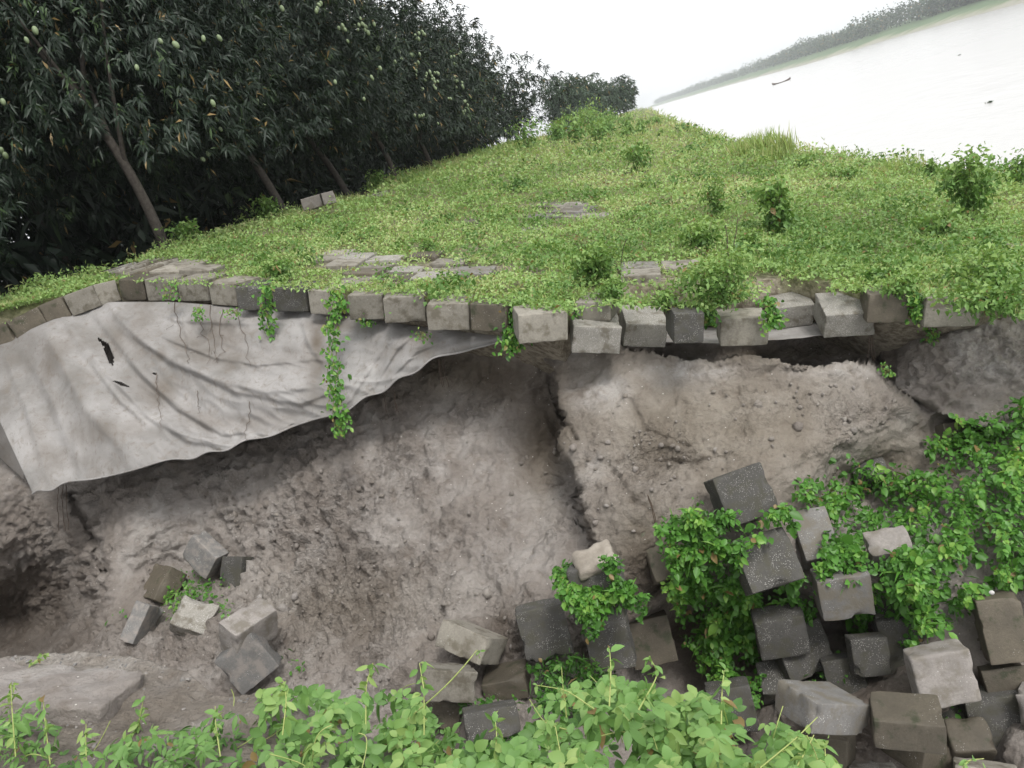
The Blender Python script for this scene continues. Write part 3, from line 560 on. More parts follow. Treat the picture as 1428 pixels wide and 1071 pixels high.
# ================================================================== BLOCKS
PN = unit(np.array([K, 0, 1.0]))
def edge_block(a, b, mat, seed, label, depth=0.42, th=0.26, lift=0.0, group='front row of concrete blocks along the broken slope edge', shift=(0,0,0)):
    a = np.array(a, float); b = np.array(b, float)
    e1 = unit(b-a); w = np.linalg.norm(b-a)-0.008; n = unit(PN if abs(a[2]) > 0.12 else np.array([0,0,1.0])); n = unit(n-e1*(n@e1)); e2 = np.cross(n, e1)
    c = (a+b)/2+e2*depth/2-n*th/2+n*lift+np.array(shift)
    return put_block(c, np.stack([e1, e2, n], 1), (w, depth, th), mat, seed, label)
EL = {
 'L12': 'block leaving the frame at the far left of the row, under green weeds', 'L11': 'dark muddy block near the left frame edge above the tarp',
 'L10': 'dark brown block on the level crest, second left of the bend in the row', 'L9': 'smooth grey-brown block face on the level crest just left of the bend',
 'L8': 'block at the bend where the row turns from the crest down the slope', 'L7': 'dark shaded block right of the bend, top still bare',
 'L6': 'block with a small weed sprouting at its lower right corner, above the tarp', 'L5': 'pale block with sooty stain above the wilted sprig on the tarp',
 'L4': 'block with bare pale top, fourth right of the bend', 'L3': 'dark block just left of the short green vine hanging on the tarp',
 'L2': 'dark stained block just right of the short green vine hanging on the tarp', 'L1': 'block just left of the long vine that hangs over the tarp',
 'R1': 'block just right of the long vine that hangs over the tarp', 'R2': 'wide block with bare grey top, second right of the long vine',
 'R3': 'pale smooth block with rounded top edge, third right of the long vine', 'R4': 'brownish block left of the leafy tuft at the end of the tarp',
 'R5': 'wide block right of the leafy tuft where the tarp ends', 'R5b': 'flat block set back behind the gap between two tipped blocks',
 'R8': 'dark shaded block left of the bushy tipped block', 'R12': 'mossy block behind the most tipped block, left of the dangling weeds', 'R13': 'wide clean block at the right end of the row beside dark leaves'}
mats = {'L12': M_brown, 'L11': M_brown, 'L10': M_brown, 'L9': M_clean, 'L7': M_brown, 'L3': M_mossy, 'L2': M_mossy, 'R8': M_mossy, 'R12': M_brown, 'R4': M_brown}
for i, (k, (a, b)) in enumerate(fr.items()):
    th = 0.17 if k == 'R5b' else 0.26
    edge_block(a, b, mats.get(k, M_clean), i+1, EL[k], th=th, lift=[0.0,0.01,-0.012,0.008][i % 4] if k[0] == 'R' else 0)
BL = {
 'R6': ('cube-like block tipped forward with pebbly top, right of the row gap', M_pebble), 'R7': ('block with rough pebbled top just right of the forward-tipped cube', M_pebble),
 'R9': ('lowest slipped block of the row with bushy weeds hanging over its top', M_clean), 'R10': ('block with long bare top between the bushy one and the most tipped one', M_pebble),
 'R11': ('most tipped block of the row, big bare top and pale clean front', M_pebble),
 'B1': ('block standing on its corner, topmost of the tumbled group at the left of the pit', M_dusty), 'B2': ('brown block leaning left beside the topmost corner-standing block', M_brown),
 'B3': ('speckled flat-topped block in the middle of the left tumbled group', M_pebble), 'B4': ('block lying on edge, lowest left of the left tumbled group', M_dusty),
 'B5': ('long pale block lying tilted over the lowest block of the left group', M_pale), 'B6': ('smooth blue-grey block face, lowest of the left tumbled group', M_dusty),
 'B7': ('half buried block right of the topmost corner-standing block', M_mossy), 'C1': ('brown-grey block tilted on top of the small stack at the pit bottom centre', M_clean),
 'C2': ('block with pale top directly under the tilted one, centre bottom stack', M_clean), 'C3': ('block with light dusty top to the right under the tilted stack block', M_brown),
 'C4': ('grey block with sprig of leaves low in the centre stack', M_mossy), 'C5': ('shaded block at the foot of the centre stack, behind foreground leaves', M_brown),
 'C6': ('large dark block with pale top edge leaning left of the vine-capped block', M_mossy), 'C7': ('block capped with mud and wrapped in small-leaved vine, pit centre', M_mossy),
 'C8': ('dark block standing under the vine-capped block', M_mossy), 'D1': ('square pebbly dark slab tilted towards the viewer, highest in the pit right of centre', M_mossy),
 'D2': ('dark pebbly block directly below the square tilted slab', M_mossy), 'D3': ('grey block with pale patch right of the dark slabs', M_bluegrey),
 'D4': ('grey block with weedy flat top below the pale-patched one', M_bluegrey), 'D5': ('flat pale top of a block showing between vines at right', M_pale),
 'D6': ('round-cornered pebbly block peeping from the vines at the mud edge', M_mossy), 'D7': ('brown block at the top of the right hand vine bank', M_brown),
 'E1': ('long grey block with bare top and bright front edge, lower right', M_bluegrey), 'E2': ('box-like olive brown block with flat top, lower right', M_brown),
 'E3': ('large pale lilac-grey block leaning back, lower right', M_pale), 'E4': ('brown streaked block at the right frame edge under the vines', M_brown),
 'E5': ('rounded mossy block below the large pale leaning block', M_brown), 'E6': ('block cut by the right frame edge with a pale corner', M_pale),
 'E7': ('brown block under the long grey block at the bottom', M_brown), 'E8': ('speckled block at the bottom edge under the box-like block', M_pebble),
 'E9': ('pale muddy block in the bottom right corner', M_clean), 'E10': ('dark damp block behind the rounded mossy one at right', M_brown), 'E11': ('dark upright block in shade under the right vines', M_mossy)}
RS = dict(BK)
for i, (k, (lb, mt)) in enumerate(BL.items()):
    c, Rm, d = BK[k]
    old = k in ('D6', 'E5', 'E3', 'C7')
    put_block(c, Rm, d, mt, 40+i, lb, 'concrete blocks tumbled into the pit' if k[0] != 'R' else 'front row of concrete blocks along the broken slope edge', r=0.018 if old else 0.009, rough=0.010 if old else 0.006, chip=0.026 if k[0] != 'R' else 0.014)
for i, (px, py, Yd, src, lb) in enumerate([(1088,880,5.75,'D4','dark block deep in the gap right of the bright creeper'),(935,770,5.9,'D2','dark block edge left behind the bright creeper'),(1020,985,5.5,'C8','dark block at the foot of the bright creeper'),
    (1330,1000,5.35,'E2','dark muddy block wedged behind the rounded mossy one'),(1180,950,5.6,'E10','dark block behind the long grey one'),(905,890,6.0,'C6','tall dark block in the shade right of the vine-capped block'),
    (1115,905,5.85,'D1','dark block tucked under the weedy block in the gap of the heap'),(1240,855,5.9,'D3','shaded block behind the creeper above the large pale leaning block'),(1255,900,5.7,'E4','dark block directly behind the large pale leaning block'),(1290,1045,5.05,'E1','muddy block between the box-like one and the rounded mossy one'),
    (1385,1000,5.25,'E3','dark block under the damp one near the right frame edge'),(1085,950,5.75,'D6','mossy block behind the left end of the long grey block'),(790,965,5.3,'C1','dark block under the large dark one, behind the ferny weeds'),(1345,900,5.75,'D5','dark block wedged between the pale leaning block and the streaked one'),(1100,1060,5.0,'E7','dark block below the long grey block behind the foreground vine')]):
    c, Rm, d = BK[src]; put_block(at(px, py, Yd), Rm, d, M_brown if i % 4 == 1 else M_mossy, 90+i, lb, 'concrete blocks tumbled into the pit')  # gap fillers use darker concrete: shade between the blocks is put into colour
put_block(at(1383,826,5.25), np.eye(3), (0.035,0.03,0.025), simple('white_stone_skin', (0.5,0.49,0.47), (0.4,0.39,0.37), 20), 7, 'tiny white stone lying on top of the brown streaked block', name='white_stone', cat='stone', r=0.015, rough=0.004, chip=0)
M_slabmud = simple('dried_mud', (0.20,0.175,0.145), (0.30,0.27,0.23), 9, 0.95, 0.03)
c7 = BK['C7']; put_block(at(829,781,c7[0][1]+0.03), _rz(0.3)@_rx(0.25), (0.31,0.26,0.09), M_slabmud, 8, 'lump of dried mud capping the vine-wrapped block in the pit centre', name='mud_lump', cat='mud lump', r=0.035, rough=0.03, chip=0.03)
# slab on the near ledge
def near_slab():
    a, b, c = at(-120,972,2.62), at(138,990,2.62), at(268,938,3.0)
    e1 = unit(b-a); n = unit(np.cross(e1, c-b)); e2 = np.cross(n, e1)
    w = np.linalg.norm(b-a); dp = (c-b)@e2; th = 0.17
    put_block((a+b)/2+e2*dp/2-n*th/2, np.stack([e1, e2, n], 1), (w, dp, th), M_mud, 99, 'mud-covered slab with white shell chips on the near ledge at lower left', name='concrete_slab', cat='slab', r=0.012, rough=0.03, chip=0.05)
near_slab()
# pale blocks standing on the crest path by the mango trunks
for k, (x0, y0, x1, y1, mt, lb) in enumerate([(421,288,449,280,M_pale,'pale block standing on the crest path beside the mango trunks, left of the pair'),(450,279.5,468,275,M_pale,'pale block with dark stripe on the crest path, right of the pair')]):
    Yc = 15.6; a = at(x0, y0, Yc); b = at(x1, y1, Yc+0.15); e1 = unit(b-a); n = np.array([0,0,1.0]); n = unit(n-e1*(n@e1)); e2 = np.cross(n, e1)
    put_block((a+b)/2+e2*0.15+n*0.02, np.stack([e1,e2,n],1), (np.linalg.norm(b-a)-0.01, 0.3, 0.24), mt, 120+k, lb, 'pair of pale blocks on the crest path')
# paving blocks set in the slope behind the front row (each its own block)
def paving():
    vars_ = [block_mesh((0.405, 0.405, 0.2), m, 60+j, chip=0.012) for j, m in enumerate([M_clean, M_pebble, M_clean, M_bluegrey, M_pebble, M_brown])]
    n = 0
    xs = np.arange(-8.2, 3.6, 0.43)
    spots = []
    for i, x in enumerate(xs):
        y0 = float(edgeY(x))
        for j in range(1, 9):
            spots.append((x+0.2*(j % 2)*0+rng.normal()*0.012, y0+0.12+j*0.43+rng.normal()*0.02))
    for (px, py) in [(800,291),(815,288),(765,284),(835,300),(655,308),(740,320),(790,296),(500,270)]:
        h = hit(px, py)
        for dx in (0, 1, 2):
            for dy in (0, 1, 2): spots.append((h[0]+dx*0.43-0.4, h[1]+dy*0.43-0.4))
    for (x, y) in spots:
        X = np.array([x]); px, py = proj(np.array([[x, y, float(G(x, y))]]))
        if px[0] < -20 or px[0] > 1450: continue
        bm = bare_mask(px, py)[0]
        if bm < 0.4: continue
        if n >= 300: break
        o = link('paving_block', vars_[rng.integers(6)], None, 'weathered concrete paving block set flush in the weedy slope behind the front row', 'block', 'paving blocks set in the slope among the weeds')
        nn = PN if x > X0 else np.array([0,0,1.0]); nn = unit(nn+rng.normal(size=3)*0.02); e1 = unit(np.cross(np.array([0,1,0]), nn)); e2 = np.cross(nn, e1)
        m = np.eye(4); m[:3,:3] = np.stack([e1,e2,nn],1); m[:3,3] = np.array([x, y, float(G(x, y))])-nn*(0.1-0.012*rng.random()-0.03*(bm > 0.5)); o.matrix_world = Matrix(m.tolist()); n += 1
paving()
# ================================================================== TARP
def tarp():
    top = np.array([(-42,497,8.1),(0,479,8.2),(70,447,8.35),(150,421,8.62),(240,421,8.6),(330,428,8.4),(425,434,8.2),(500,440,8.05),(560,452,7.85),(640,462,7.6),(700,466,7.45),(735,462,7.45)], float)
    bot = np.array([(46,688,6.9),(90,675,6.95),(150,661,7.0),(240,642,7.1),(300,630,7.15),(370,607,7.2),(430,590,7.3),(480,572,7.35),(540,540,7.4),(600,503,7.4),(660,483,7.4),(725,470,7.4)], float)
    nu, nv = 420, 190; u = np.linspace(0, 1, nu); v = np.linspace(0, 1, nv); k = np.linspace(0, 1, 12)
    # smooth (cosine blended) interpolation
    def ip(a, u):
        return np.stack([np.interp(u, k, a[:,j]) for j in range(3)], 1)
    def sm(a):
        b = ip(a, u); ker = np.hanning(25); ker /= ker.sum()
        for j in range(3): b[:,j] = np.convolve(np.pad(b[:,j], 12, mode='reflect', reflect_type='odd'), ker, 'valid')
        return b
    T, B = sm(top), sm(bot)
    V = v[:,None]; px = T[:,0][None]*(1-V)+B[:,0][None]*V; py = T[:,1][None]*(1-V)+B[:,1][None]*V
    D = T[:,2][None]*(1-V**0.8)+B[:,2][None]*V**0.8
    folds = [(((150,424),(185,462),(235,502),(300,528),(370,545),(450,538)),10,.05),(((90,448),(150,520),(210,580),(262,612),(330,628),(400,596)),9,.055),(((130,436),(200,522),(250,570),(310,604),(390,602)),8,.05),
      (((175,462),(250,508),(330,545),(420,562),(500,530)),8,.035),(((30,478),(75,560),(118,665)),13,.05),(((5,488),(38,570),(72,680)),10,.045),(((60,455),(120,570),(190,648)),12,.05),
      (((520,540),(552,486),(592,452)),7,.05),(((488,556),(528,494),(560,456)),7,.045),(((170,440),(230,470),(300,498),(360,508),(450,500)),6,.03),(((540,530),(580,490),(640,466)),6,.03),
      (((245,425),(262,470),(268,520)),5,.02),(((420,440),(432,480),(460,520)),7,.035),(((200,425),(240,445),(330,450),(430,450)),8,.03),(((240,600),(300,618),(360,622)),5,.03),(((100,470),(170,560),(230,610)),6,.03)]
    off = np.zeros_like(px)
    for pts, w, a in folds:
        pts = np.array(pts, float); best = np.full(px.shape, 1e9); sg = np.zeros_like(px); tt = np.zeros_like(px); n = len(pts)-1
        for i, (p, q) in enumerate(zip(pts[:-1], pts[1:])):
            e = q-p; t = np.clip(((px-p[0])*e[0]+(py-p[1])*e[1])/(e@e), 0, 1); dx = px-p[0]-t*e[0]; dy = py-p[1]-t*e[1]; d = np.hypot(dx, dy)
            m = d < best; best = np.where(m, d, best); sg = np.where(m, np.sign(e[0]*dy-e[1]*dx), sg); tt = np.where(m, (i+t)/n, tt)
        w = w*0.75; d = best*sg/w; env = np.sin(PI*np.clip(tt*0.9+0.05, 0, 1))**0.7
        off += (0.5 if pts[-1,0] < 200 else 1.0)*a*env*np.where(d < 0, np.exp(-(d/1.7)**2), np.exp(-(d/0.75)**2))*1.8*(0.75+0.8*perlin(np.stack([px/50, py/50, px*0], -1)))
    for pts, w, amp in [(((120,430),(190,540),(290,600),(400,590)),34,.11),(((20,480),(70,570),(110,670)),40,.08),(((230,440),(320,490),(420,510),(520,500)),26,.07),(((60,470),(130,580),(200,650)),22,-.06),(((540,470),(600,490),(560,540)),22,-.06)]:
        pts = np.array(pts, float); best = np.full(px.shape, 1e9)
        for p, q in zip(pts[:-1], pts[1:]):
            e = q-p; t = np.clip(((px-p[0])*e[0]+(py-p[1])*e[1])/(e@e), 0, 1); best = np.minimum(best, np.hypot(px-p[0]-t*e[0], py-p[1]-t*e[1]))
        off -= amp*np.exp(-(best/w)**2)
    P = at(px, py, D-off*1.0)
    P = P-unit(P)*(0.05*fbm(P, 1.3, 2)+0.010*fbm(P, 7, 3)+0.022*(1-np.abs(perlin(np.stack([(px*0.75+py*0.66)/55, (py*0.75-px*0.66+0.0009*(px-200)**2)/13, px*0+3], -1)))*3)*smooth(px, 120, 220)+0.12*np.sin(V*PI)*np.sin(u*PI)[None])[...,None]
    P = P+np.array([0,0,1.0])*(0.02*np.sin(u*60+2*np.sin(u*17))*np.clip(V-0.85, 0, 1)/0.15)[...,None]
    dirt = np.clip(blob(px, py, [(165,470,14,30,.5),(225,495,10,12,.8),(225,545,25,25,.5),(300,470,60,40,.5),(442,478,12,26,1.0),(438,505,16,35,.7),(330,590,60,14,.5),(460,455,30,12,.7),(120,600,50,40,.35),(600,490,60,10,.4),(90,640,40,20,.5),(585,470,30,15,.5),(200,450,25,30,.4),(60,500,50,30,.35)])+0.5*fbm(P, 3, 4)*1.0, 0, 1)
    Fq = grid_faces(nv, nu)[:, ::-1]; cx = px.ravel()[Fq].mean(1); cy = py.ravel()[Fq].mean(1)
    def seg(x, y, pts):
        b = np.zeros(len(x), bool)
        for (x0,y0,w0),(x1,y1,w1) in zip(pts[:-1], pts[1:]):
            ex, ey = x1-x0, y1-y0; t = np.clip(((x-x0)*ex+(y-y0)*ey)/(ex*ex+ey*ey), 0, 1); b |= np.hypot(x-x0-t*ex, y-y0-t*ey) < w0+(w1-w0)*t
        return b
    hole = seg(cx, cy, [(137,472,1.0),(148,482,3.5),(154,500,5.0),(157,509,1.5)]) | seg(cx, cy, [(159,532,0.8),(168,535,2.6),(179,539,0.6)]) | seg(cx, cy, [(214,521,1.5),(217,522,1.5)])
    pass
    me = mesh_np('tarp', P.reshape(-1,3), Fq[~hole], M_tarp, {'dirt': dirt.ravel()}, True)
    o = link('tarp', me, None, 'torn grey geotextile sheet sagging from under the blocks over the pit', 'tarp')
    s = o.modifiers.new('thick', 'SOLIDIFY'); s.thickness = 0.006; s.offset = 0
    # rolled hem along the free lower edge
    hem = P[-1]+np.array([0,-0.01,0]); me = tube([(hem[::3], 0.011+0.004*perlin(hem[::3]*5))], M_tarp, 'hem', 6)
    link('hem', me, o)
    # second flap behind its left side
    px2 = np.linspace(-120, 34, 60)[None]*np.ones((60,1)); v2 = np.linspace(0, 1, 60)[:,None]
    yt = 560+0*px2; yb = 612+(px2+30)*0.9; py2 = yt*(1-v2)+yb*v2
    P2 = at(px2, py2, 7.95+0.03*np.sin(px2/9)+0.05*v2); 
    o2 = link('tarp', mesh_np('tarp_flap', P2.reshape(-1,3), grid_faces(60,60)[:, ::-1], M_tarp, {'dirt': np.full(3600, 0.3)}, True), None, 'small grey geotextile flap behind the left side of the big sheet', 'tarp')
    o2.modifiers.new('thick', 'SOLIDIFY').thickness = 0.006
    # sheet showing under the slipped blocks at right
    for nm, pts, lb in [('a', [(925,470),(940,466),(1000,468),(1003,480),(930,480)], 'strip of geotextile under the dark block right of the pebbly ones'), ('b', [(1065,466),(1140,456),(1145,470),(1070,478)], 'strip of geotextile showing under the long bare-topped block')]:
        x0, x1 = min(p[0] for p in pts)-10, max(p[0] for p in pts)+14
        uu = np.linspace(0, 1, 40)[None]; vv = np.linspace(0, 1, 14)[:,None]; sl = 3 if nm == 'a' else -8
        X = x0+(x1-x0)*uu+0*vv; Yp = (455 if nm == 'a' else 456)+(22 if nm == 'a' else 20)*vv+sl*uu*1.0
        Q = at(X, Yp, 8.15-0.55*vv+0*X); Q = Q+0.012*perlin(Q*6)[...,None]
        oo = link('tarp', mesh_np('tarp_strip', Q.reshape(-1,3), grid_faces(14,40)[:, ::-1], M_tarp, {'dirt': np.full(560, 0.2)}, True), None, lb, 'tarp'); oo.modifiers.new('thick', 'SOLIDIFY').thickness = 0.008
    return P
TP = tarp()
# dead roots and tendrils stuck on the sheet / hanging from the mud
def roots():
    def on_sheet(pts):
        pts = np.array(pts, float); t = np.linspace(0, 1, 14); k = np.linspace(0, 1, len(pts))
        x = np.interp(t, k, pts[:,0])+rng.normal(size=14)*1.6; y = np.interp(t, k, pts[:,1])
        qx, qy = proj(TP.reshape(-1,3)); out = []
        for a, b in zip(x, y):
            i = np.argmin((qx-a)**2+(qy-b)**2); out.append(TP.reshape(-1,3)[i]*0.996)
        return np.array(out)
    specs = [([(243,420),(247,450),(262,500),(264,508)],'thin dead root hanging on the tarp left of the brown sprig'),([(276,430),(280,462),(292,480),(292,508)],'twisted dead tendril in the middle of the tarp'),
      ([(293,425),(294,455),(300,485),(302,506)],'dead tendril beside the brown knot on the tarp'),([(330,430),(340,470),(349,510)],'straight root right of the wilted sprig'),([(348,560),(346,590),(343,614)],'short straight stick on the lower tarp edge'),
      ([(275,545),(277,565),(276,577)],'short root in the middle lower tarp'),([(218,520),(222,560),(224,590)],'stain-like root below the small tear'),([(310,430),(305,460),(312,490),(296,505)],'curled brown tendril on the tarp')]
    for pts, lb in specs:
        p = on_sheet(pts); paths = [(p, np.linspace(0.0038, 0.0015, len(p)))]
        if 'dead' in lb or 'curled' in lb:
            for j in range(3):
                i = rng.integers(3, 11); q = p[i]+np.cumsum(rng.normal(size=(7,3))*0.018+np.array([rng.normal()*0.02,-0.002,-0.016]), 0); paths.append((q, 0.0016))
        link('dry_root', tube(paths, M_root, 'dry_root', 5), None, lb, 'root', 'dry roots lying on the tarp')
    hang = [((91,675),(96,740),7.3,'pair of pale roots hanging below the corner of the tarp'),((1215,470),(1216,518),7.7,'reddish root in the crevice under the tipped block'),((545,545),(550,575),7.7,'thin root under the tarp edge at the centre'),((905,690),(925,760),5.85,'thin straw stuck on the slumped mud'),((610,500),(618,540),7.75,'thin roots dangling under the right end of the tarp')]
    for (x0,y0),(x1,y1),Yd,lb in hang:
        paths = []
        for j in range(3):
            t = np.linspace(0, 1, 12); p = at(x0+(x1-x0)*t+rng.normal()*4+np.cumsum(rng.normal(size=12))*0.8, y0+(y1-y0)*t, np.full(12, Yd-0.05)); paths.append((p, 0.004))
        link('dry_root', tube(paths, M_root, 'dry_root', 5), None, lb, 'root', 'roots hanging from the broken bank')
roots()
# ================================================================== GROUND COVER
def cover():
    N = 330000
    px = rng.uniform(-160, 1600, N); py = rng.uniform(150, 470, N)
    base = np.interp(px, [-160,0,60,160,200,420,480,700,790,860,1000,1080,1140,1230,1370,1430,1600], [505,447,425,386,386,398,400,420,430,420,425,395,400,405,415,440,430])
    ok = py < base+3+5*rng.random(N)
    d = ray(px, py); ok &= (d[:,2]/d[:,1] < -0.004)
    t = (K*X0)/(d[:,2]+K*d[:,0]); P = d*t[:,None]; tf = (-0.01)/d[:,2]; 
    ok &= (t > 0) & (P[:,1] < 420) & (P[:,0] < bankX(P[:,1])+1.0) & (P[:,0] > X0-0.1)
    P = P[ok]; px = px[ok]; py = py[ok]
    # crest strip in world space (the plane is edge-on there)
    n2 = 52000; x2 = rng.uniform(-10.5, X0+0.3, n2); y2 = edgeY(x2)+0.15+rng.random(n2)**2.2*45
    P2 = np.stack([x2, y2, x2*0], 1); keep = rng.random(n2) < np.interp(x2, [-10.5,-8.8,-7.8,-7.3,-6.9,-6.3], [0.3,0.9,1,0.75,0.55,0.8]); P2 = P2[keep]
    P = np.concatenate([P, P2]); px, py = proj(np.column_stack([P[:,0], P[:,1], G(P[:,0], P[:,1])]))
    bm = bare_mask(px, py)
    dn = 0.85+0.9*fbm(P*np.array([1,1,0]), 0.9, 3)+0.35*fbm(P*np.array([1,1,0])+7, 3.5, 2)
    keep = rng.random(len(P)) < np.clip(dn, 0.28, 1)*(1-np.clip(bm*1.5, 0, 0.97))
    P = P[keep]; dn = dn[keep]; px = px[keep]; py = py[keep]; n = len(P); dist = np.linalg.norm(P, axis=1)
    low = np.maximum(bare_mask(px, py-7), bare_mask(px, py-14)*0.7)
    clump = np.clip(fbm(P*np.array([1,1,0])+3, 1.3, 3)+0.25, 0, 1)
    hmax = 0.04+0.34*clump**1.5*np.interp(dist, [7,12,30], [0.6,1.0,2.0]); hmax = hmax*(1-0.85*low); h = rng.random(n)**0.7*hmax*np.interp(P[:,1]-edgeY(P[:,0]), [0,0.6], [0.45,1])
    P[:,2] = G(P[:,0], P[:,1])+h-0.01
    size = np.maximum(0.038, dist*0.0036)*rng.uniform(0.7, 1.35, n)
    v = np.clip(0.36+0.25*rng.random(n)+0.8*fbm(P*np.array([1,1,0])+11, 0.5, 3)+0.25*h/(hmax+1e-3)*0.6-0.18*(clump > 0.55), 0, 1)
    gr = rng.random(n) < np.interp(dist, [8,20,45,80], [0.12,0.25,0.55,0.8])
    D = rdir(n, 0.35); Nn = rdir(n, 1.3)
    D[gr] = rdir(gr.sum(), 2.2); size[gr] *= 2.3
    a = leaves(P[~gr], D[~gr], Nn[~gr], size[~gr], 0.72, 0.2, 0.12, v=v[~gr])
    b = leaves(P[gr], D[gr], rdir(gr.sum()), size[gr], 0.10, 0.35, 0.1, v=np.clip(v[gr]+0.1, 0, 1))
    link('ground_cover', leaf_mesh('ground_cover', [a], M_cover), kind='stuff', label='low green creepers carpeting the slope')
    link('grass', leaf_mesh('grass', [b], M_grass), kind='stuff', label='grass blades among the creepers on the slope')
cover()
def clumps():
    parts = []; k = 0
    while k < 210:
        px, py = rng.uniform(-40, 1460), 175+rng.random()**0.8*245; h_ = hit(px, py)
        if h_[1] < 0 or h_[1] > 70 or h_[0] > bankX(h_[1]) or h_[0] < X0+0.3 or h_[1] < edgeY(h_[0])+0.35 or bare_mask(np.array([px]), np.array([py-5]))[0] > 0.2: continue
        k += 1; d = h_[1]; n = int(rng.uniform(40, 150)); W = rng.uniform(0.12, 0.4)*(1+d/30); H = rng.uniform(0.08, 0.26)*(1+d/40)
        P = rng.normal(size=(n,3))*np.array([W*0.5,W*0.5,0]); P[:,2] = rng.random(n)*H*np.exp(-(P[:,0]**2+P[:,1]**2)/(W*W)); P += np.array([h_[0], h_[1], float(G(h_[0], h_[1]))])
        parts.append(leaves(P, rdir(n, 0.2), rdir(n, 1.2), np.maximum(0.05, d*0.0042)*rng.uniform(0.6, 1.5, n), rng.choice([0.3,0.5,0.75]), 0.3, v=np.clip(rng.uniform(0.05,0.5)+0.4*rng.random(n), 0, 1)))
    link('weed_clumps', leaf_mesh('weed_clumps', parts, M_shrub), kind='stuff', label='darker low weeds scattered through the creeper carpet')
clumps()
# ================================================================== WEEDS AND SHRUBS ON THE SLOPE
def shrub(base, H, W, n, label, mat=M_shrub, ls=0.06, asp=0.55, name='weed', cat='plant', group=None, stems=5, lean=0.0, top=0.0, body='round'):
    base = np.asarray(base, float); root = empty(name, base.tolist(), label, cat, group)
    paths = []; tips = []
    for i in range(stems):
        a = rng.random()*2*PI; r = W/2*rng.uniform(0.2, 0.9); hh = H*rng.uniform(0.6, 1.0)
        t = np.linspace(0, 1, 8); p = np.stack([np.cos(a)*r*t**1.5+lean*hh*t, np.sin(a)*r*t**1.5, hh*t], 1)+np.cumsum(rng.normal(size=(8,3))*0.012*H, 0)*t[:,None]
        paths.append((p, np.linspace(0.012, 0.004, 8)*max(0.6, H))); tips.append(p)
    link('stem', tube(paths, M_stem, 'stem', 5), root)
    tp = np.array(tips); i = rng.integers(0, stems, n); tt = rng.random(n)**(0.6 if body == 'round' else 0.9)*7; k = np.clip(tt.astype(int), 0, 6); f = (tt-k)[:,None]
    P = tp[i, k]*(1-f)+tp[i, k+1]*f; P = P+rng.normal(size=(n,3))*np.array([W*0.13, W*0.13, H*0.07]); P[:,2] = np.abs(P[:,2])
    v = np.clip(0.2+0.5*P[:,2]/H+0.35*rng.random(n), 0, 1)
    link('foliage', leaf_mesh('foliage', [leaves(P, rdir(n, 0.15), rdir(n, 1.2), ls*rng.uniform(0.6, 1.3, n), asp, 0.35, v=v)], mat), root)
    return root
def gp(px, py): h = hit(px, py); h[2] = G(h[0], h[1])-0.02; return h
WD = [(1090,325,'tall leafy weed with dark leaves standing alone right of the slope centre',.85,.55,700,.10),(1360,300,'big rounded bush at the right edge near the water',.95,.8,1300,.085),(985,352,'low dark leafy weed left of the thin dry stalk',.38,.6,500,.075),
 (835,392,'bushy weed with thin upright stems near the front row',.42,.6,900,.06),(1012,425,'bushy weed clump growing over the lowest slipped block',.5,.75,1500,.05),(395,388,'rounded leafy weed on the row left of the hanging vines',.3,.5,600,.05),
 (1002,300,'pale upright weed left of the tall dark one',.6,.5,350,.08),(895,238,'pale shrub on the middle of the far slope',.9,1.0,400,.13),(1045,352,'small dark weed just below the tall leafy one',.3,.45,350,.06),
 (600,352,'small dark tuft of weed at the left centre of the slope',.25,.4,300,.05),(1392,408,'dark leafy clump beside the right end of the front row',.4,.8,900,.06),(1310,330,'low shrub left of the big rounded bush',.35,.7,400,.08),
 (1300,250,'thin pale seedling against the water at the bank edge',.5,.3,120,.09),(1180,250,'low bush on the bank edge against the river',.35,.7,400,.08),(1120,232,'low bank-edge bush left of centre against the river',.35,.8,350,.08),
 (855,418,'creeping weed over the gap behind the tipped cube block',.25,.4,500,.045),(1255,410,'leafy weed creeping over the row between two right-hand blocks',.2,.35,400,.05),(930,425,'weed sprig over the pebbled block top',.16,.35,220,.05),
 (1405,432,'dark leafy weeds right of the last block of the front row',.32,.9,1100,.055),
 (1420,262,'shrubby weed cut by the right edge of the frame',.7,.7,600,.08)]
for x, y, lb, H, W, n, ls in WD: shrub(gp(x, y), H, W, n, lb, ls=ls)
def stalk(px, py, H, label):
    b = gp(px, py); root = empty('dry_stalk', b.tolist(), label, 'stalk', 'thin dry stalks rising from the creepers')
    paths = []
    for k in range(4):
        t = np.linspace(0, 1, 8)[:,None]; e = np.array([rng.normal()*0.18, rng.normal()*0.15, rng.uniform(0.7, 1)])*H; paths.append((e*t+np.array([0,0,0.05])*np.sin(t*PI)+rng.normal(size=(8,3))*0.006, 0.004))
    link('stem', tube(paths, M_root, 'stem', 4), root)
    n = 60; k = rng.integers(0, 4, n); t = rng.integers(2, 8, n); P = np.array([paths[a][0][b_] for a, b_ in zip(k, t)])
    link('foliage', leaf_mesh('foliage', [leaves(P, rdir(n), rdir(n, 1), rng.uniform(0.02, 0.05, n), 0.5)], M_shrub), root)
stalk(865,385,.45,'thin forked stalk above the bushy weed near the row'); stalk(1022,395,.6,'thin dry stalk rising from the bushy clump over the slipped block'); stalk(820,372,.35,'short thin stalk left of the forked one')
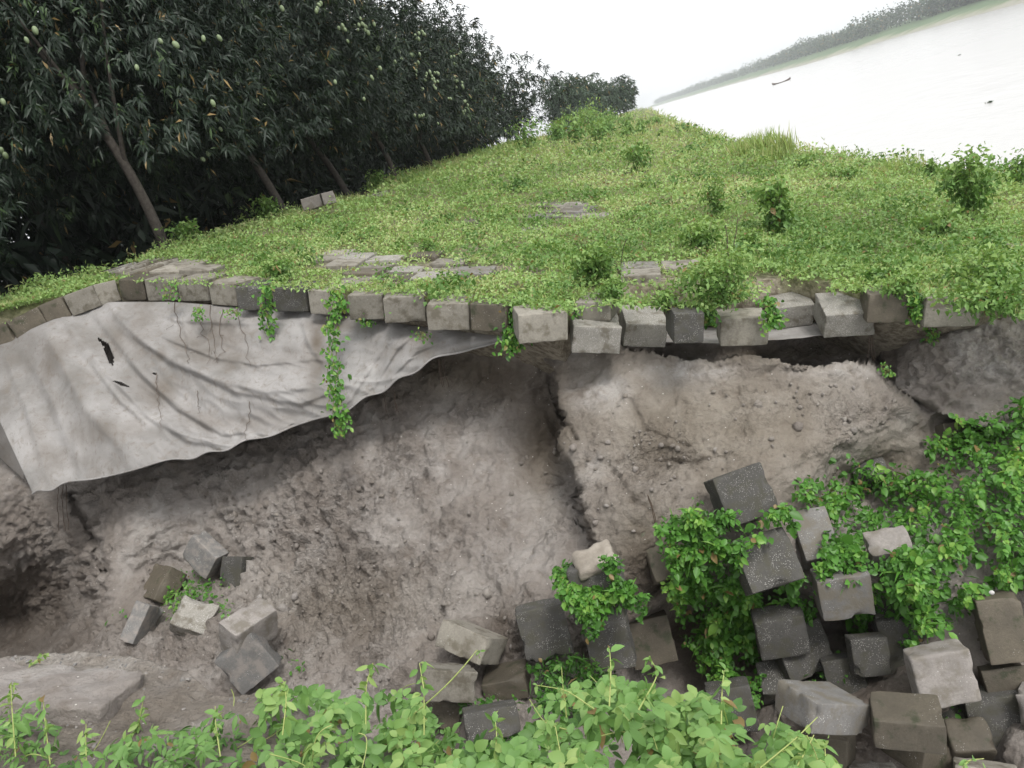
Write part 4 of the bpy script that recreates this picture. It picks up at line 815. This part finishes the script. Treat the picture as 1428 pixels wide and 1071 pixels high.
# tall grass tufts against the river
def tuft(px, py, H, W, n, label):
    b = gp(px, py); P = np.stack([rng.normal(size=n)*W/2, rng.normal(size=n)*W/2, np.zeros(n)], 1)
    D = rdir(n, 0)*0.25+np.array([0,0,1.0]); me = leaf_mesh('grass_tuft', [leaves(P, D, rdir(n), H*rng.uniform(0.5, 1.1, n), 0.035, 0.25, v=rng.random(n)*0.5+0.4)], M_grass)
    o = link('grass_tuft', me, None, label, 'grass', 'tall grass tufts on the bank edge'); o.location = b.tolist()
tuft(1055,216,1.0,.8,500,'broad tuft of tall thin grass against the water'); tuft(1094,220,1.05,.35,200,'narrow tuft of tall grass right of the broad one'); tuft(1077,222,.6,.5,260,'low grass between the two tall tufts'); tuft(1250,240,.45,.6,300,'short grass on the bank edge right of the low bush')
# distant pale shrubs beyond the last mango trees, at the end of the slope
for i in range(34):
    Yd = rng.uniform(36, 90); x = np.interp(Yd, [38,100], [-5.2,-4.5])+rng.uniform(-1.2, 7.5)*(0.5+rng.random()*0.5); H = rng.uniform(1.0, 2.6)*np.interp(x, [-6,-3,-0.5], [1.25,0.7,0.3])*(1.2 if Yd > 60 else .8)
    shrub((x, Yd, float(G(x, Yd))), H, H*1.3, 260, 'pale green shrub in the thicket past the last mango trees', mat=M_shrub, ls=0.2, name='shrub', cat='shrub', group='pale shrubs at the far end of the slope', stems=4)
# ================================================================== HANGING VINES
def hang_vine(pts, Yd, n, W, label, ls=0.05, name='hanging_vine'):
    pts = np.array(pts, float); t = np.linspace(0, 1, 20); k = np.linspace(0, 1, len(pts)); x = np.interp(t, k, pts[:,0]); y = np.interp(t, k, pts[:,1]); Yv = np.interp(t, k, np.broadcast_to(Yd, (len(pts),)))
    S = [at(x+rng.normal(size=20)*1.5+o*W*0.6, y, Yv) for o in (-1, 0.2, 1)]
    b = S[1][0]; root = empty(name, b.tolist(), label, 'vine', 'vines hanging from the broken edge')
    link('stem', tube([(s-b, 0.004) for s in S], M_stem, 'stem', 5), root)
    j = rng.integers(0, 19, n); f = rng.random(n)[:,None]; q = rng.integers(0, 3, n); S = np.array(S)
    P = S[q, j]*(1-f)+S[q, j+1]*f+rng.normal(size=(n,3))*np.array([W*0.0045,0.03,0.025]); P -= unit(P)*0.03
    link('foliage', leaf_mesh('foliage', [leaves(P-b, rdir(n)+np.array([0,-0.5,-0.6]), rdir(n)+np.array([0.2,-1.5,0.9]), ls*rng.uniform(0.6, 1.3, n), 0.68, 0.2, detailed=True)], M_vine), root)
hang_vine([(370,398),(372,430),(375,466)], [7.75,7.95,7.9], 150, 8, 'short green vine hanging over the left part of the tarp')
hang_vine([(470,404),(468,440),(462,470),(466,520),(470,560),(474,606)], [7.5,7.45,7.35,7.1,6.95,6.9], 420, 9, 'long green vine hanging down across the tarp past its lower edge')
hang_vine([(714,425),(714,455),(712,488)], [7.15,7.1,7.0], 330, 11, 'dark leafy tuft hanging where the tarp ends', 0.045)
hang_vine([(275,428),(277,445)], [8.1,8.0], 50, 7, 'wilted sprig stuck on the tarp near the brown tendrils', 0.035)
hang_vine([(238,396),(236,418)], [8.3,8.25], 60, 10, 'little weed at the foot of a left block above the tarp', 0.035)
hang_vine([(322,432),(328,440)], [8.1,8.0], 36, 10, 'tiny green sprig under the shaded blocks', 0.03)
hang_vine([(505,437),(512,452)], [7.7,7.65], 60, 9, 'small weed under the block right of the long vine', 0.035)
hang_vine([(1276,408),(1282,430),(1281,445)], [7.2,7.2,7.2], 220, 7, 'weeds dangling between the two right-hand blocks', 0.04)
hang_vine([(1296,452),(1297,475)], [7.5,7.4], 50, 6, 'tiny weed on the mud below the right end of the row', 0.035)
hang_vine([(1066,415),(1078,440),(1074,456)], [7.1,7.0,6.95], 200, 8, 'trailing leaves over the right corner of the lowest slipped block', 0.04)
hang_vine([(985,425),(988,450)], [7.2,7.15], 160, 8, 'trailing leaves left of the lowest slipped block', 0.04)
hang_vine([(585,462),(592,475)], [7.3,7.3], 20, 8, 'faint dry sprig on the right part of the tarp', 0.03)
hang_vine([(1232,508),(1238,522)], [7.2,7.2], 30, 6, 'small green sprig in the crevice below the tipped block', 0.03)
hang_vine([(800,425),(808,438)], [7.2,7.1], 60, 8, 'small weed in the gap left of the tipped cube block', 0.035)
# ================================================================== VINES OVER THE PIT BLOCKS
def inpoly(px, py, pts):
    ins = np.zeros(px.shape, bool); n = len(pts)
    for i in range(n):
        a, b = pts[i], pts[(i+1) % n]; ins ^= ((a[1] > py) != (b[1] > py)) & (px < (b[0]-a[0])*(py-a[1])/(b[1]-a[1]+1e-12)+a[0])
    return ins
def vine_mass(polys, n, label, th=0.35, ls=0.042, mat=M_vine, holes=(), dens=0.75, name='creeper', off=0.0, vb=0.0, grassy=0.12):
    allp = [p for pl in polys for p in pl]; x0 = min(p[0] for p in allp); x1 = max(p[0] for p in allp); y0 = min(p[1] for p in allp); y1 = max(p[1] for p in allp)
    px = rng.uniform(x0, x1, n*3); py = rng.uniform(y0, y1, n*3); qq = np.stack([px/28, py/28, px*0+5], -1); w = np.stack([14*perlin(qq)+9*perlin(qq*2.7), 14*perlin(qq+9)+9*perlin(qq*2.7+4)])*1.3+rng.normal(size=(2, n*3))*3
    ok = np.zeros(len(px), bool)
    for pl in polys: ok |= inpoly(px+w[0], py+w[1], pl)
    for h in holes: ok &= ~inpoly(px+w[0]*0.6, py+w[1]*0.6, h)
    q = np.stack([px/45, py/45, px*0], -1); nz = fbm(q, 1, 3); ok &= rng.random(len(px)) < np.clip(dens+1.9*nz-0.08, 0.02, 1)
    px, py, nz = px[ok][:n], py[ok][:n], nz[ok][:n]; D = surf(px, py)[:,1]; m = len(px)
    bulge = th*(0.55+0.9*nz); P = at(px, py, D-off-np.clip(bulge, 0.05, 1)*rng.random(m)**0.5)
    dead = rng.random(m) < 0.03
    v = np.clip(0.12+0.5*rng.random(m)+0.7*nz+vb, 0, 1)
    g = rng.random(m) < grassy; size = ls*np.exp(rng.normal(size=m)*0.35)
    D1 = rdir(m)+np.array([0,-0.5,0.0]); N1 = rdir(m)*0.8+np.array([0.1,-0.7,1.1])
    parts = [leaves(P[~g], D1[~g], N1[~g], size[~g], 0.66, 0.2, v=v[~g], detailed=True), leaves(P[g], rdir(g.sum(), 0.8), rdir(g.sum()), size[g]*2.2, 0.09, 0.4, v=np.clip(v[g]+0.1,0,1))]
    link(name, leaf_mesh(name, parts, mat), kind='stuff', label=label)
vine_mass([[(1100,690),(1150,640),(1200,645),(1262,668),(1290,620),(1330,575),(1375,585),(1428,548),(1700,590),(1960,640),(1900,860),(1600,850),(1428,822),(1370,822),(1350,860),(1262,900),(1190,890),(1185,850),(1230,812),(1215,770),(1180,735)]], 19000,
 'thick green creeper covering the right bank of the pit', holes=[[(1185,628),(1235,625),(1240,650),(1192,655)],[(1216,746),(1252,744),(1258,762),(1218,770)],[(1340,788),(1375,785),(1375,812),(1345,812)],[(1290,580),(1330,575),(1345,605),(1300,610)]], th=0.42, vb=0.05)
vine_mass([[(912,730),(960,715),(992,722),(1010,700),(1035,745),(1060,770),(1060,800),(1110,800),(1135,840),(1120,880),(1078,870),(1060,920),(1060,985),(1000,985),(985,930),(950,890),(935,820),(930,760)],[(1060,725),(1105,708),(1110,735),(1080,752),(1050,750)]], 6800,
 'bright small-leaved creeper hanging in front of the dark pebbly slabs', holes=[[(1045,760),(1110,760),(1118,800),(1065,830),(1035,790)],[(1068,835),(1120,850),(1120,900),(1060,880)]], th=0.34, off=0.25, vb=0.1)
vine_mass([[(768,800),(790,780),(835,776),(862,785),(872,812),(905,850),(900,865),(860,835),(845,835),(838,875),(818,890),(800,845),(778,830)]], 2400, 'small-leaved creeper wrapped round the mud-capped block', th=0.22, off=0.72, ls=0.034, vb=-0.05)
vine_mass([[(735,925),(800,912),(860,925),(840,985),(790,1000),(745,990)]], 1000, 'dark ferny weeds at the foot of the large dark block', th=0.2, off=0.2, ls=0.035, vb=-0.25, grassy=0.5)
vine_mass([[(1030,920),(1090,905),(1180,918),(1185,955),(1130,950),(1090,945)],[(1125,800),(1165,792),(1160,815),(1125,812)],[(1350,940),(1362,1010),(1300,1040),(1340,960)]], 900, 'weeds growing in the gaps between the lower right blocks', th=0.15, off=0.12, ls=0.035, vb=-0.1)
vine_mass([[(225,828),(250,805),(300,795),(318,815),(300,830),(255,850),(225,845)],[(305,845),(322,842),(318,860),(306,862)]], 500, 'bright green weeds between the left tumbled blocks', th=0.1, off=0.12, ls=0.03, vb=0.1, grassy=0.3)
vine_mass([[(150,850),(190,835),(180,870),(155,880)],[(392,910),(420,912),(432,935),(415,945),(395,935)]], 220, 'sparse dark weeds at both sides of the left blocks', th=0.08, off=0.06, ls=0.035, vb=-0.15, grassy=0.3)
vine_mass([[(640,975),(690,968),(720,985),(700,1010),(650,1005)],[(660,1020),(740,1015),(735,1050),(670,1050)]], 380, 'bluish weed sprigs on the blocks of the centre stack', th=0.08, off=0.18, ls=0.035, vb=-0.1)
vine_mass([[(1150,735),(1185,745),(1215,790),(1190,812),(1165,790),(1150,770)],[(1135,785),(1215,778),(1220,806),(1135,812)],[(1225,775),(1290,770),(1290,840),(1235,830)]], 1300, 'creeper spilling between the grey blocks of the heap', th=0.2, off=0.30, vb=0.0)
vine_mass([[(975,712),(1000,700),(990,730)],[(960,700),(975,690),(980,720)],[(1240,650),(1262,640),(1280,655),(1262,668)],[(1180,670),(1240,660),(1290,650),(1330,640),(1280,700),(1200,700)]], 900, 'thin creeper shoots reaching up over the mud', th=0.12, off=0.1, ls=0.035)
# ================================================================== FOREGROUND VINES
def fore():
    top = [(-200,985),(0,985),(30,975),(70,1005),(140,1040),(200,1012),(260,1005),(300,995),(370,960),(420,952),(470,966),(520,952),(570,958),(600,985),(650,1020),(720,1035),(745,1010),(765,972),(800,948),(860,942),(930,956),(990,965),(1050,985),(1100,1010),(1140,1035),(1165,1071),(1200,1150),(1600,1300)]
    tx, ty = zip(*top)
    def mass(x0, x1, n, label, vb, ls, hs=1.0):
        px = rng.uniform(x0, x1, n*2); lim = np.interp(px, tx, ty); py = lim+rng.random(n*2)**1.15*(1250-lim)
        wob = 14*perlin(np.stack([px/35, px*0, px*0], -1)); ok = (py+wob) > lim
        nz = perlin(np.stack([px/60, py/40, px*0+2], -1)); ok &= rng.random(n*2) < np.clip(0.7+2.0*nz, 0.06, 1)
        px, py, lim, nz = (a[ok][:n] for a in (px, py, lim, nz)); m = len(px)
        Y = np.interp(py, [920,1000,1071,1250], [2.75,2.35,2.0,1.35])-0.15*nz+rng.random(m)**1.5*0.5
        Y = Y-0.22*(rng.random(m) < 0.12)*rng.random(m); P = at(px, py+12, Y); parts = []
        # every leaf is a fan of three to five leaflets on one stalk
        N0 = unit(rdir(m)*0.8+np.array([0.0,-0.5,1.0])); A0 = unit(np.cross(N0, rdir(m)))
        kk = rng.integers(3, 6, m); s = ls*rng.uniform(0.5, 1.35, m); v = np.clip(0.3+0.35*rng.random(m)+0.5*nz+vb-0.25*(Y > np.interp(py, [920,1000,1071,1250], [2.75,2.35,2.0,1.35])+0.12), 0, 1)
        B0 = np.cross(N0, A0)
        for j in range(5):
            sel = kk > j
            if j >= 3: sel &= rng.random(m) < 0.9
            an = np.array([0, 1.15, -1.15, 2.0, -2.0])[j]+rng.normal(size=m)*0.12; D = A0*np.cos(an)[:,None]+B0*np.sin(an)[:,None]
            sz = s*[1.0,0.85,0.85,0.6,0.6][j]
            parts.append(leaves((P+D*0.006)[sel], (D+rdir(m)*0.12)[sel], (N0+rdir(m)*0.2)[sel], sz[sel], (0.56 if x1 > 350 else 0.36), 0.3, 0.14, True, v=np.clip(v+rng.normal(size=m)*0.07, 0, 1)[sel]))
        me = leaf_mesh('foreground_vine', parts, M_fore); link('foreground_vine', me, kind='stuff', label=label)
        # stems and curling tendrils
        paths = []
        for i in range(int(m/16)):
            a = P[rng.integers(m)]-np.array([0,0,0.03]); q = np.linspace(0, 1, 9)[:,None]; e1 = rdir(1, 0.2)[0]; e2 = rdir(1)[0]; p = a+e1*q*0.16+e2*0.05*np.sin(q*PI); paths.append((p, 0.002))
        link('foreground_stems', tube(paths, M_fstem, 'foreground_stems', 5), kind='stuff', label='thin green stems inside the '+label)
    mass(730, 1210, 1300, 'bright compound-leaved vine mass at the bottom right of centre', 0.08, 0.062)
    mass(340, 735, 900, 'bright compound-leaved vine at the bottom centre', 0.06, 0.062)
    mass(-200, 345, 1600, 'tall leafy weeds and vine in the bottom left corner', -0.08, 0.058)
def _shoots():
    for i, (x, y0, y1, lb) in enumerate([(60,1040,972,'leafy weed shoot at the left end of the foreground'),(15,1030,955,'leafy weed shoot cut by the left frame edge'),(395,1000,950,'broad-leaved shoot where the foreground vine begins to rise'),(520,985,925,'tallest leafy shoot of the bottom centre vine'),(585,1000,925,'leafy shoot just left of the block stack'),
        (690,1050,1000,'small leafy shoot under the centre block stack'),(905,965,915,'leafy shoot above the middle of the right vine mass'),(1010,985,935,'leafy shoot on the right shoulder of the vine mass'),(850,960,905,'shoot with upturned young leaves on top of the vine mass'),(1150,1080,1035,'last leafy shoot at the right end of the foreground vine'),(300,1030,985,'weed shoot right of the muddy slab'),(120,1060,1010,'weed shoot in front of the slab edge')]):
        sprig([(x+rng.normal()*8,y0+25),(x+rng.normal()*6,(y0+y1)/2),(x,y1)], (2.15+0.0*i,2.3), 16, lb, 0.055)
M_fstem = simple('fresh_stem', (0.26,0.34,0.10), (0.36,0.38,0.14), 40, 0.5)
fore()
def sprig(pts, Y, n, label, ls=0.045, buds=0):
    pts = np.array(pts, float); t = np.linspace(0, 1, 16); k = np.linspace(0, 1, len(pts)); S = at(np.interp(t, k, pts[:,0]), np.interp(t, k, pts[:,1]), np.interp(t, [0,1], Y)); _k = np.array([.25,.5,.25])
    for _ in range(4): S[1:-1] = S[:-2]*.25+S[1:-1]*.5+S[2:]*.25
    b = S[0]
    root = empty('vine_sprig', b.tolist(), label, 'vine', 'shoots rising from the foreground vines'); link('stem', tube([(S-b, np.linspace(0.0032, 0.0015, 16))], M_fstem, 'stem', 5), root)
    j = rng.integers(3, 16, n); P = S[j]-b+rng.normal(size=(n,3))*0.006; me = leaf_mesh('foliage', [leaves(P, rdir(n, 0.2), rdir(n, 0.8), ls*rng.uniform(0.4, 1.1, n), 0.5, 0.3, detailed=True, v=0.5+0.4*rng.random(n))], M_fore); link('foliage', me, root)
sprig([(790,1000),(785,960),(783,930)], (2.45,2.5), 8, 'upright shoot with budded tip left of the vine mass'); sprig([(830,990),(790,962),(745,955)], (2.4,2.5), 10, 'pale curling shoot reaching left from the vine mass',0.03)
sprig([(800,1020),(760,1010),(738,975)], (2.35,2.45), 10, 'pale shoot with small buds pointing up left',0.028); sprig([(560,1010),(620,960),(655,920),(668,902),(664,915)], (2.4,2.6), 6, 'yellowish tendril arching over the centre block stack',0.022)
sprig([(20,960),(40,930),(62,912)], (2.9,3.0), 22, 'leafy shoot on the ledge at the left frame edge',0.05); sprig([(1060,1071),(1110,1030),(1140,1000)], (2.0,2.1), 6, 'pale bare twig rising in front of the long grey block',0.04)
sprig([(1110,1071),(1125,1045),(1135,1025)], (2.0,2.1), 12, 'young leafy shoot below the long grey block',0.06); sprig([(1340,1075),(1350,1060),(1372,1058)], (2.3,2.4), 8, 'small yellow-green shoot at the bottom right',0.05)
sprig([(190,1040),(195,1000),(200,975)], (2.5,2.55), 20, 'upright weed shoot in front of the muddy slab',0.05)
_shoots()
# ================================================================== ORCHARD
def crown_mesh(seed, R, H, zb, nw, whorl, ls, flat=1.0, low=0.0, inner=0.35):
    r = np.random.default_rng(seed)
    lobes = [(r.normal()*R*0.42, r.normal()*R*0.42, zb+(H-zb)*r.uniform(0.35, 0.78), R*r.uniform(0.42, 0.62)) for _ in range(13)]
    P = []
    per = nw//13
    for lx, ly, lz, lr in lobes:
        d = unit(r.normal(size=(per,3))); rr = np.where(r.random(per) < inner, r.uniform(0.3, 0.8, per), r.uniform(0.85, 1.08, per))
        P.append(np.stack([lx+d[:,0]*lr*rr, ly+d[:,1]*lr*rr, lz+d[:,2]*lr*0.9*rr*(H-zb)/(2*R)*1.6], 1))
    # hanging skirt
    m = nw//4; a = r.random(m)*2*PI; q = R*np.sqrt(r.uniform(0.35, 1.0, m)); P.append(np.stack([np.cos(a)*q*0.95, np.sin(a)*q*0.95, zb+r.random(m)**1.3*(H-zb)*0.45+0.45*np.sin(a*4+seed)+0.2*np.sin(a*9)], 1))
    P = np.concatenate(P); P = P[P[:,2] > zb*0.85]; P[:,2] = np.minimum(P[:,2], H+0.3)
    P += 0.25*np.stack([fbm(P, 0.9, 2), fbm(P+5, 0.9, 2), fbm(P+9, 0.9, 2)], 1)*2
    n = len(P); out = unit(P-np.array([0,0,zb+(H-zb)*0.4])); W = np.repeat(P, whorl, 0); O = np.repeat(out, whorl, 0); k = len(W)
    D = unit(r.normal(size=(k,3))*0.9+O*0.5+np.array([0,0,-0.35])); Nn = unit(O+r.normal(size=(k,3))*0.4+np.array([0,0,0.8]))
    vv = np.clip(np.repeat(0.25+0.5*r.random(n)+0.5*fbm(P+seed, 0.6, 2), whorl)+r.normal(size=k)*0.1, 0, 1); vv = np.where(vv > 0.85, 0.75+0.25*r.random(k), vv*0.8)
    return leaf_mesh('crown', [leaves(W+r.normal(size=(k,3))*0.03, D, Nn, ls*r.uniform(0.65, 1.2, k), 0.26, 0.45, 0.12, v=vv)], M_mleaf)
def trunk_mesh(seed, H, rad, lean):
    r = np.random.default_rng(seed); t = np.linspace(0, 1, 9); top = np.array([lean[0], lean[1], H*0.42])
    p = t[:,None]*top+np.array([0.12,0.08,0])*np.sin(t*4)[:,None]*0.6; paths = [(np.vstack([p[0]-np.array([0,0,0.2]), p]), np.concatenate([[rad*1.5], np.linspace(rad*1.25, rad*0.8, 9)]))]
    for i in range(5):
        a = i*1.26+r.random(); st = p[r.integers(4, 9)]; e = st+np.array([math.cos(a)*1.6, math.sin(a)*1.6, H*0.38]); q = st+(e-st)*t[:,None]+np.array([0,0,0.25])*np.sin(t*PI)[:,None]
        paths.append((q, np.linspace(rad*0.55, rad*0.15, 9)))
    return tube(paths, M_bark, 'trunk', 9)
mango_me = None
def mango():
    n, s = 14, 10; th = np.linspace(0, PI, s); V = []
    for a in th:
        for j in range(n):
            b = j/n*2*PI; V.append((0.042*math.sin(a)*math.cos(b)+0.006*math.cos(a), 0.036*math.sin(a)*math.sin(b), -0.06+0.056*math.cos(a)*(1.0)))
    V = np.array(V); i = np.arange(s*n).reshape(s, n); f = np.stack([i[:-1].ravel(), i[1:].ravel(), np.roll(i[1:],-1,1).ravel(), np.roll(i[:-1],-1,1).ravel()], 1)
    return mesh_np('mango', V, f, M_mango, smooth_=True)
MG = mango()
TL = ['mango tree nearest the viewer at the left frame edge, large leaves showing','mango tree over the leftmost visible trunk','mango tree with many fruits, over the second leaning trunk','mango tree over the third leaning trunk left of the path blocks',
 'mango tree heavy with fruit at the middle of the orchard row','mango tree right of the middle of the row, fruit low on its side','rounded mango tree standing against the sky','second to last tall mango tree of the row','last tall mango tree of the row, its crown sloping to the thicket']
def tree(x, Y, H, R, label, seed, nw, whorl, ls, fruits=0, zb=1.0, mesh=None, lean=(0.5,0.1), group='mango trees along the slope crest', name='mango_tree'):
    z = float(G(min(x, X0), Y)); root = empty(name, (x, Y, z), label, 'tree', group)
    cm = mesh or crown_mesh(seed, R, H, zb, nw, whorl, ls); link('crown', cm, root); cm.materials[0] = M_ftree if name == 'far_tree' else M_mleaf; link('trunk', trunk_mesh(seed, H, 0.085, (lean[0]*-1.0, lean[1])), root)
    if fruits:
        r = np.random.default_rng(seed+50); k = 0; 
        while k < fruits:
            a = r.uniform(-1.9, 0.6); zz = r.uniform(zb*1.1, H*0.62); q = R*r.uniform(0.98, 1.14); cx, cy = math.cos(a)*q, math.sin(a)*q
            for j in range(r.integers(1, 5)):
                o = link('mango', MG, root); o.location = (cx+r.normal()*0.07, cy+r.normal()*0.07, zz-r.random()*0.25); o.rotation_euler = (r.normal()*0.2, r.normal()*0.2, r.random()*6); s = r.uniform(0.8, 1.1); o.scale = (s, s, s); k += 1
    return root, cm
spec = [(-10.4,7.3,7.8,3.4,5200,9,.16,4,0.5),(-9.1,14.0,8.0,3.3,5200,10,.155,50,1.5),(-8.8,18.8,7.8,3.1,4600,10,.155,60,1.5),(-8.7,23.0,6.5,3.1,3800,9,.165,45,1.4),(-8.7,28.0,6.1,3.1,3000,8,.18,35,1.2),(-8.8,33.5,5.9,3.1,2400,8,.2,16,1.0),
 (-8.9,39.5,6.1,3.2,1900,8,.23,0,0.8),(-9.2,46.0,5.3,3.2,1500,7,.26,0,0.6),(-9.6,53.0,4.9,3.2,1200,7,.3,0,0.5)]
protos = []

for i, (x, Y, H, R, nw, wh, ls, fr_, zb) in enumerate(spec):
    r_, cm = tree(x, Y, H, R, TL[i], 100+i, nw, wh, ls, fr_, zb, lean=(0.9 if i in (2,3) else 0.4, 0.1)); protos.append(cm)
back = [crown_mesh(200+i, 3.5, 8.0, 0.6, 620, 7, 0.55, inner=0.5) for i in range(3)]
for row, x in enumerate([-14.5, -20.5]):
    for i, Y in enumerate(np.arange(6.0, 64, 5.6)):
        tree(x+rng.normal()*0.4, Y+rng.normal()*0.5, 8.4, 3.5, ('mango tree in the shaded second row of the orchard' if row == 0 else 'mango tree in the dark third row of the orchard'), 300+row*20+i, 0, 0, 0, 0, 0.6, back[(i+row) % 3], group='shaded back rows of the orchard')
# dark understorey at the back of the orchard
def under():
    n = 60000; x = rng.uniform(-34, -10.5, n); y = rng.uniform(4, 66, n); k = rng.random(n) < np.interp(x, [-34,-26,-22,-10], [1,1,0.35,0.12]); x, y = x[k], y[k]; n = len(x)
    z = 0.4+rng.random(n)**1.3*np.interp(x, [-26,-22,-10], [6.5,2.0,0.5]); P = np.stack([x, y, z], 1)
    link('undergrowth', leaf_mesh('undergrowth', [leaves(P, rdir(n), rdir(n, 0.6), rng.uniform(0.2, 0.45, n), 0.5, 0.3, v=rng.random(n)*0.4)], M_mleaf), kind='stuff', label='dark undergrowth deep inside the orchard')
under()
for x, y, lb in [(370,297,'green weed at the foot of the second leaning trunk'),(255,340,'weed tuft right of the leftmost trunk'),(525,262,'dark weed under the orchard beside the dirt path')]:
    b = at(x, y, np.interp(x, [225,400,525], [13.3,18,24])); shrub((b[0]+0.1, b[1], float(G(b[0], b[1]))), .6, .8, 300, lb, ls=0.1)
# small far trees beyond the thicket
for i, (px, Yd, H, R, lb) in enumerate([(797,95,5.4,2.6,'dark round tree beyond the thicket, left of three'),(824,104,5.3,2.6,'dark round tree beyond the thicket, middle of three'),(858,112,4.5,3.0,'broad dark tree beyond the thicket, right of three')]):
    b = at(px, 165, Yd); tree(float(b[0]), Yd, H, R, lb, 400+i, 900, 6, 0.5, 0, 0.4, group='three dark trees beyond the thicket', name='far_tree')
# ================================================================== ON THE RIVER
def boat():
    L, W = 6.5, 1.1; n = 21; t = np.linspace(-1, 1, n); w = W/2*(1-np.abs(t)**2.4)+0.02; zt = 0.35+0.45*np.abs(t)**2.5; V = []
    prof = [(1.0, 1.0), (0.92, 0.5), (0.6, 0.12), (0.0, 0.0), (-0.6, 0.12), (-0.92, 0.5), (-1.0, 1.0), (-0.9, 0.95), (-0.5, 0.3), (0, 0.2), (0.5, 0.3), (0.9, 0.95)]
    for i in range(n):
        for a, b in prof: V.append((t[i]*L/2, w[i]*a, zt[i]*b-0.12+0.25*abs(t[i])**3))
    k = len(prof); i = np.arange(n*k).reshape(n, k); f = np.stack([i[:-1].ravel(), i[1:].ravel(), np.roll(i[1:],-1,1).ravel(), np.roll(i[:-1],-1,1).ravel()], 1)
    wood = simple('boat_wood', (0.07,0.055,0.045), (0.12,0.09,0.07), 6)
    p = at(1090,115,1.0); s = -6.97/p[2]; root = empty('rowing_boat', (p*s).tolist(), 'small dark wooden rowing boat out on the pale river', 'boat'); root.rotation_euler = (0,0,R_(8))
    link('hull', mesh_np('hull', V, f, wood, smooth_=True), root)
    link('seat', tube([([(-.8,-.42,.22),(-.8,.42,.22)], .07), ([(.9,-.42,.22),(.9,.42,.22)], .07)], wood, 'seat'), root)
boat()
for px, py, lb in [(1380,143,'small dark clump of weed floating on the river, nearer one'),(1338,77,'tiny dark speck floating far out on the river')]:
    p = at(px, py, 1.0); p = p*(-6.99/p[2]); n = 90; q = rng.normal(size=(n,3))*np.array([0.10,0.08,0.03]); q[:,2] = np.abs(q[:,2])
    o = link('floating_weed', leaf_mesh('floating_weed', [leaves(q, rdir(n, 0.5), rdir(n, 0.5), rng.uniform(0.06, 0.15, n), 0.5)], M_ftree), None, lb, 'floating weed'); o.location = p.tolist()
# ================================================================== HAZE
def haze():
    m = bpy.data.materials.new('river_haze'); m.use_nodes = True; t = m.node_tree; t.nodes.clear(); o = t.nodes.new('ShaderNodeOutputMaterial'); v = t.nodes.new('ShaderNodeVolumePrincipled')
    v.inputs['Color'].default_value = (0.93,0.95,1.0,1); v.inputs['Density'].default_value = HAZE; v.inputs['Anisotropy'].default_value = 0.3; t.links.new(v.outputs[0], o.inputs['Volume'])
    x0, x1, y0, y1, z0, z1 = -520, 800, -120, 2650, -45, 25
    V = [(x, y, z) for x in (x0, x1) for y in (y0, y1) for z in (z0, z1)]
    link('haze', mesh_np('haze', V, np.array([(0,1,3,2),(4,6,7,5),(0,4,5,1),(2,3,7,6),(0,2,6,4),(1,5,7,3)]), m), kind='stuff')
HAZE = 0.00042
haze()
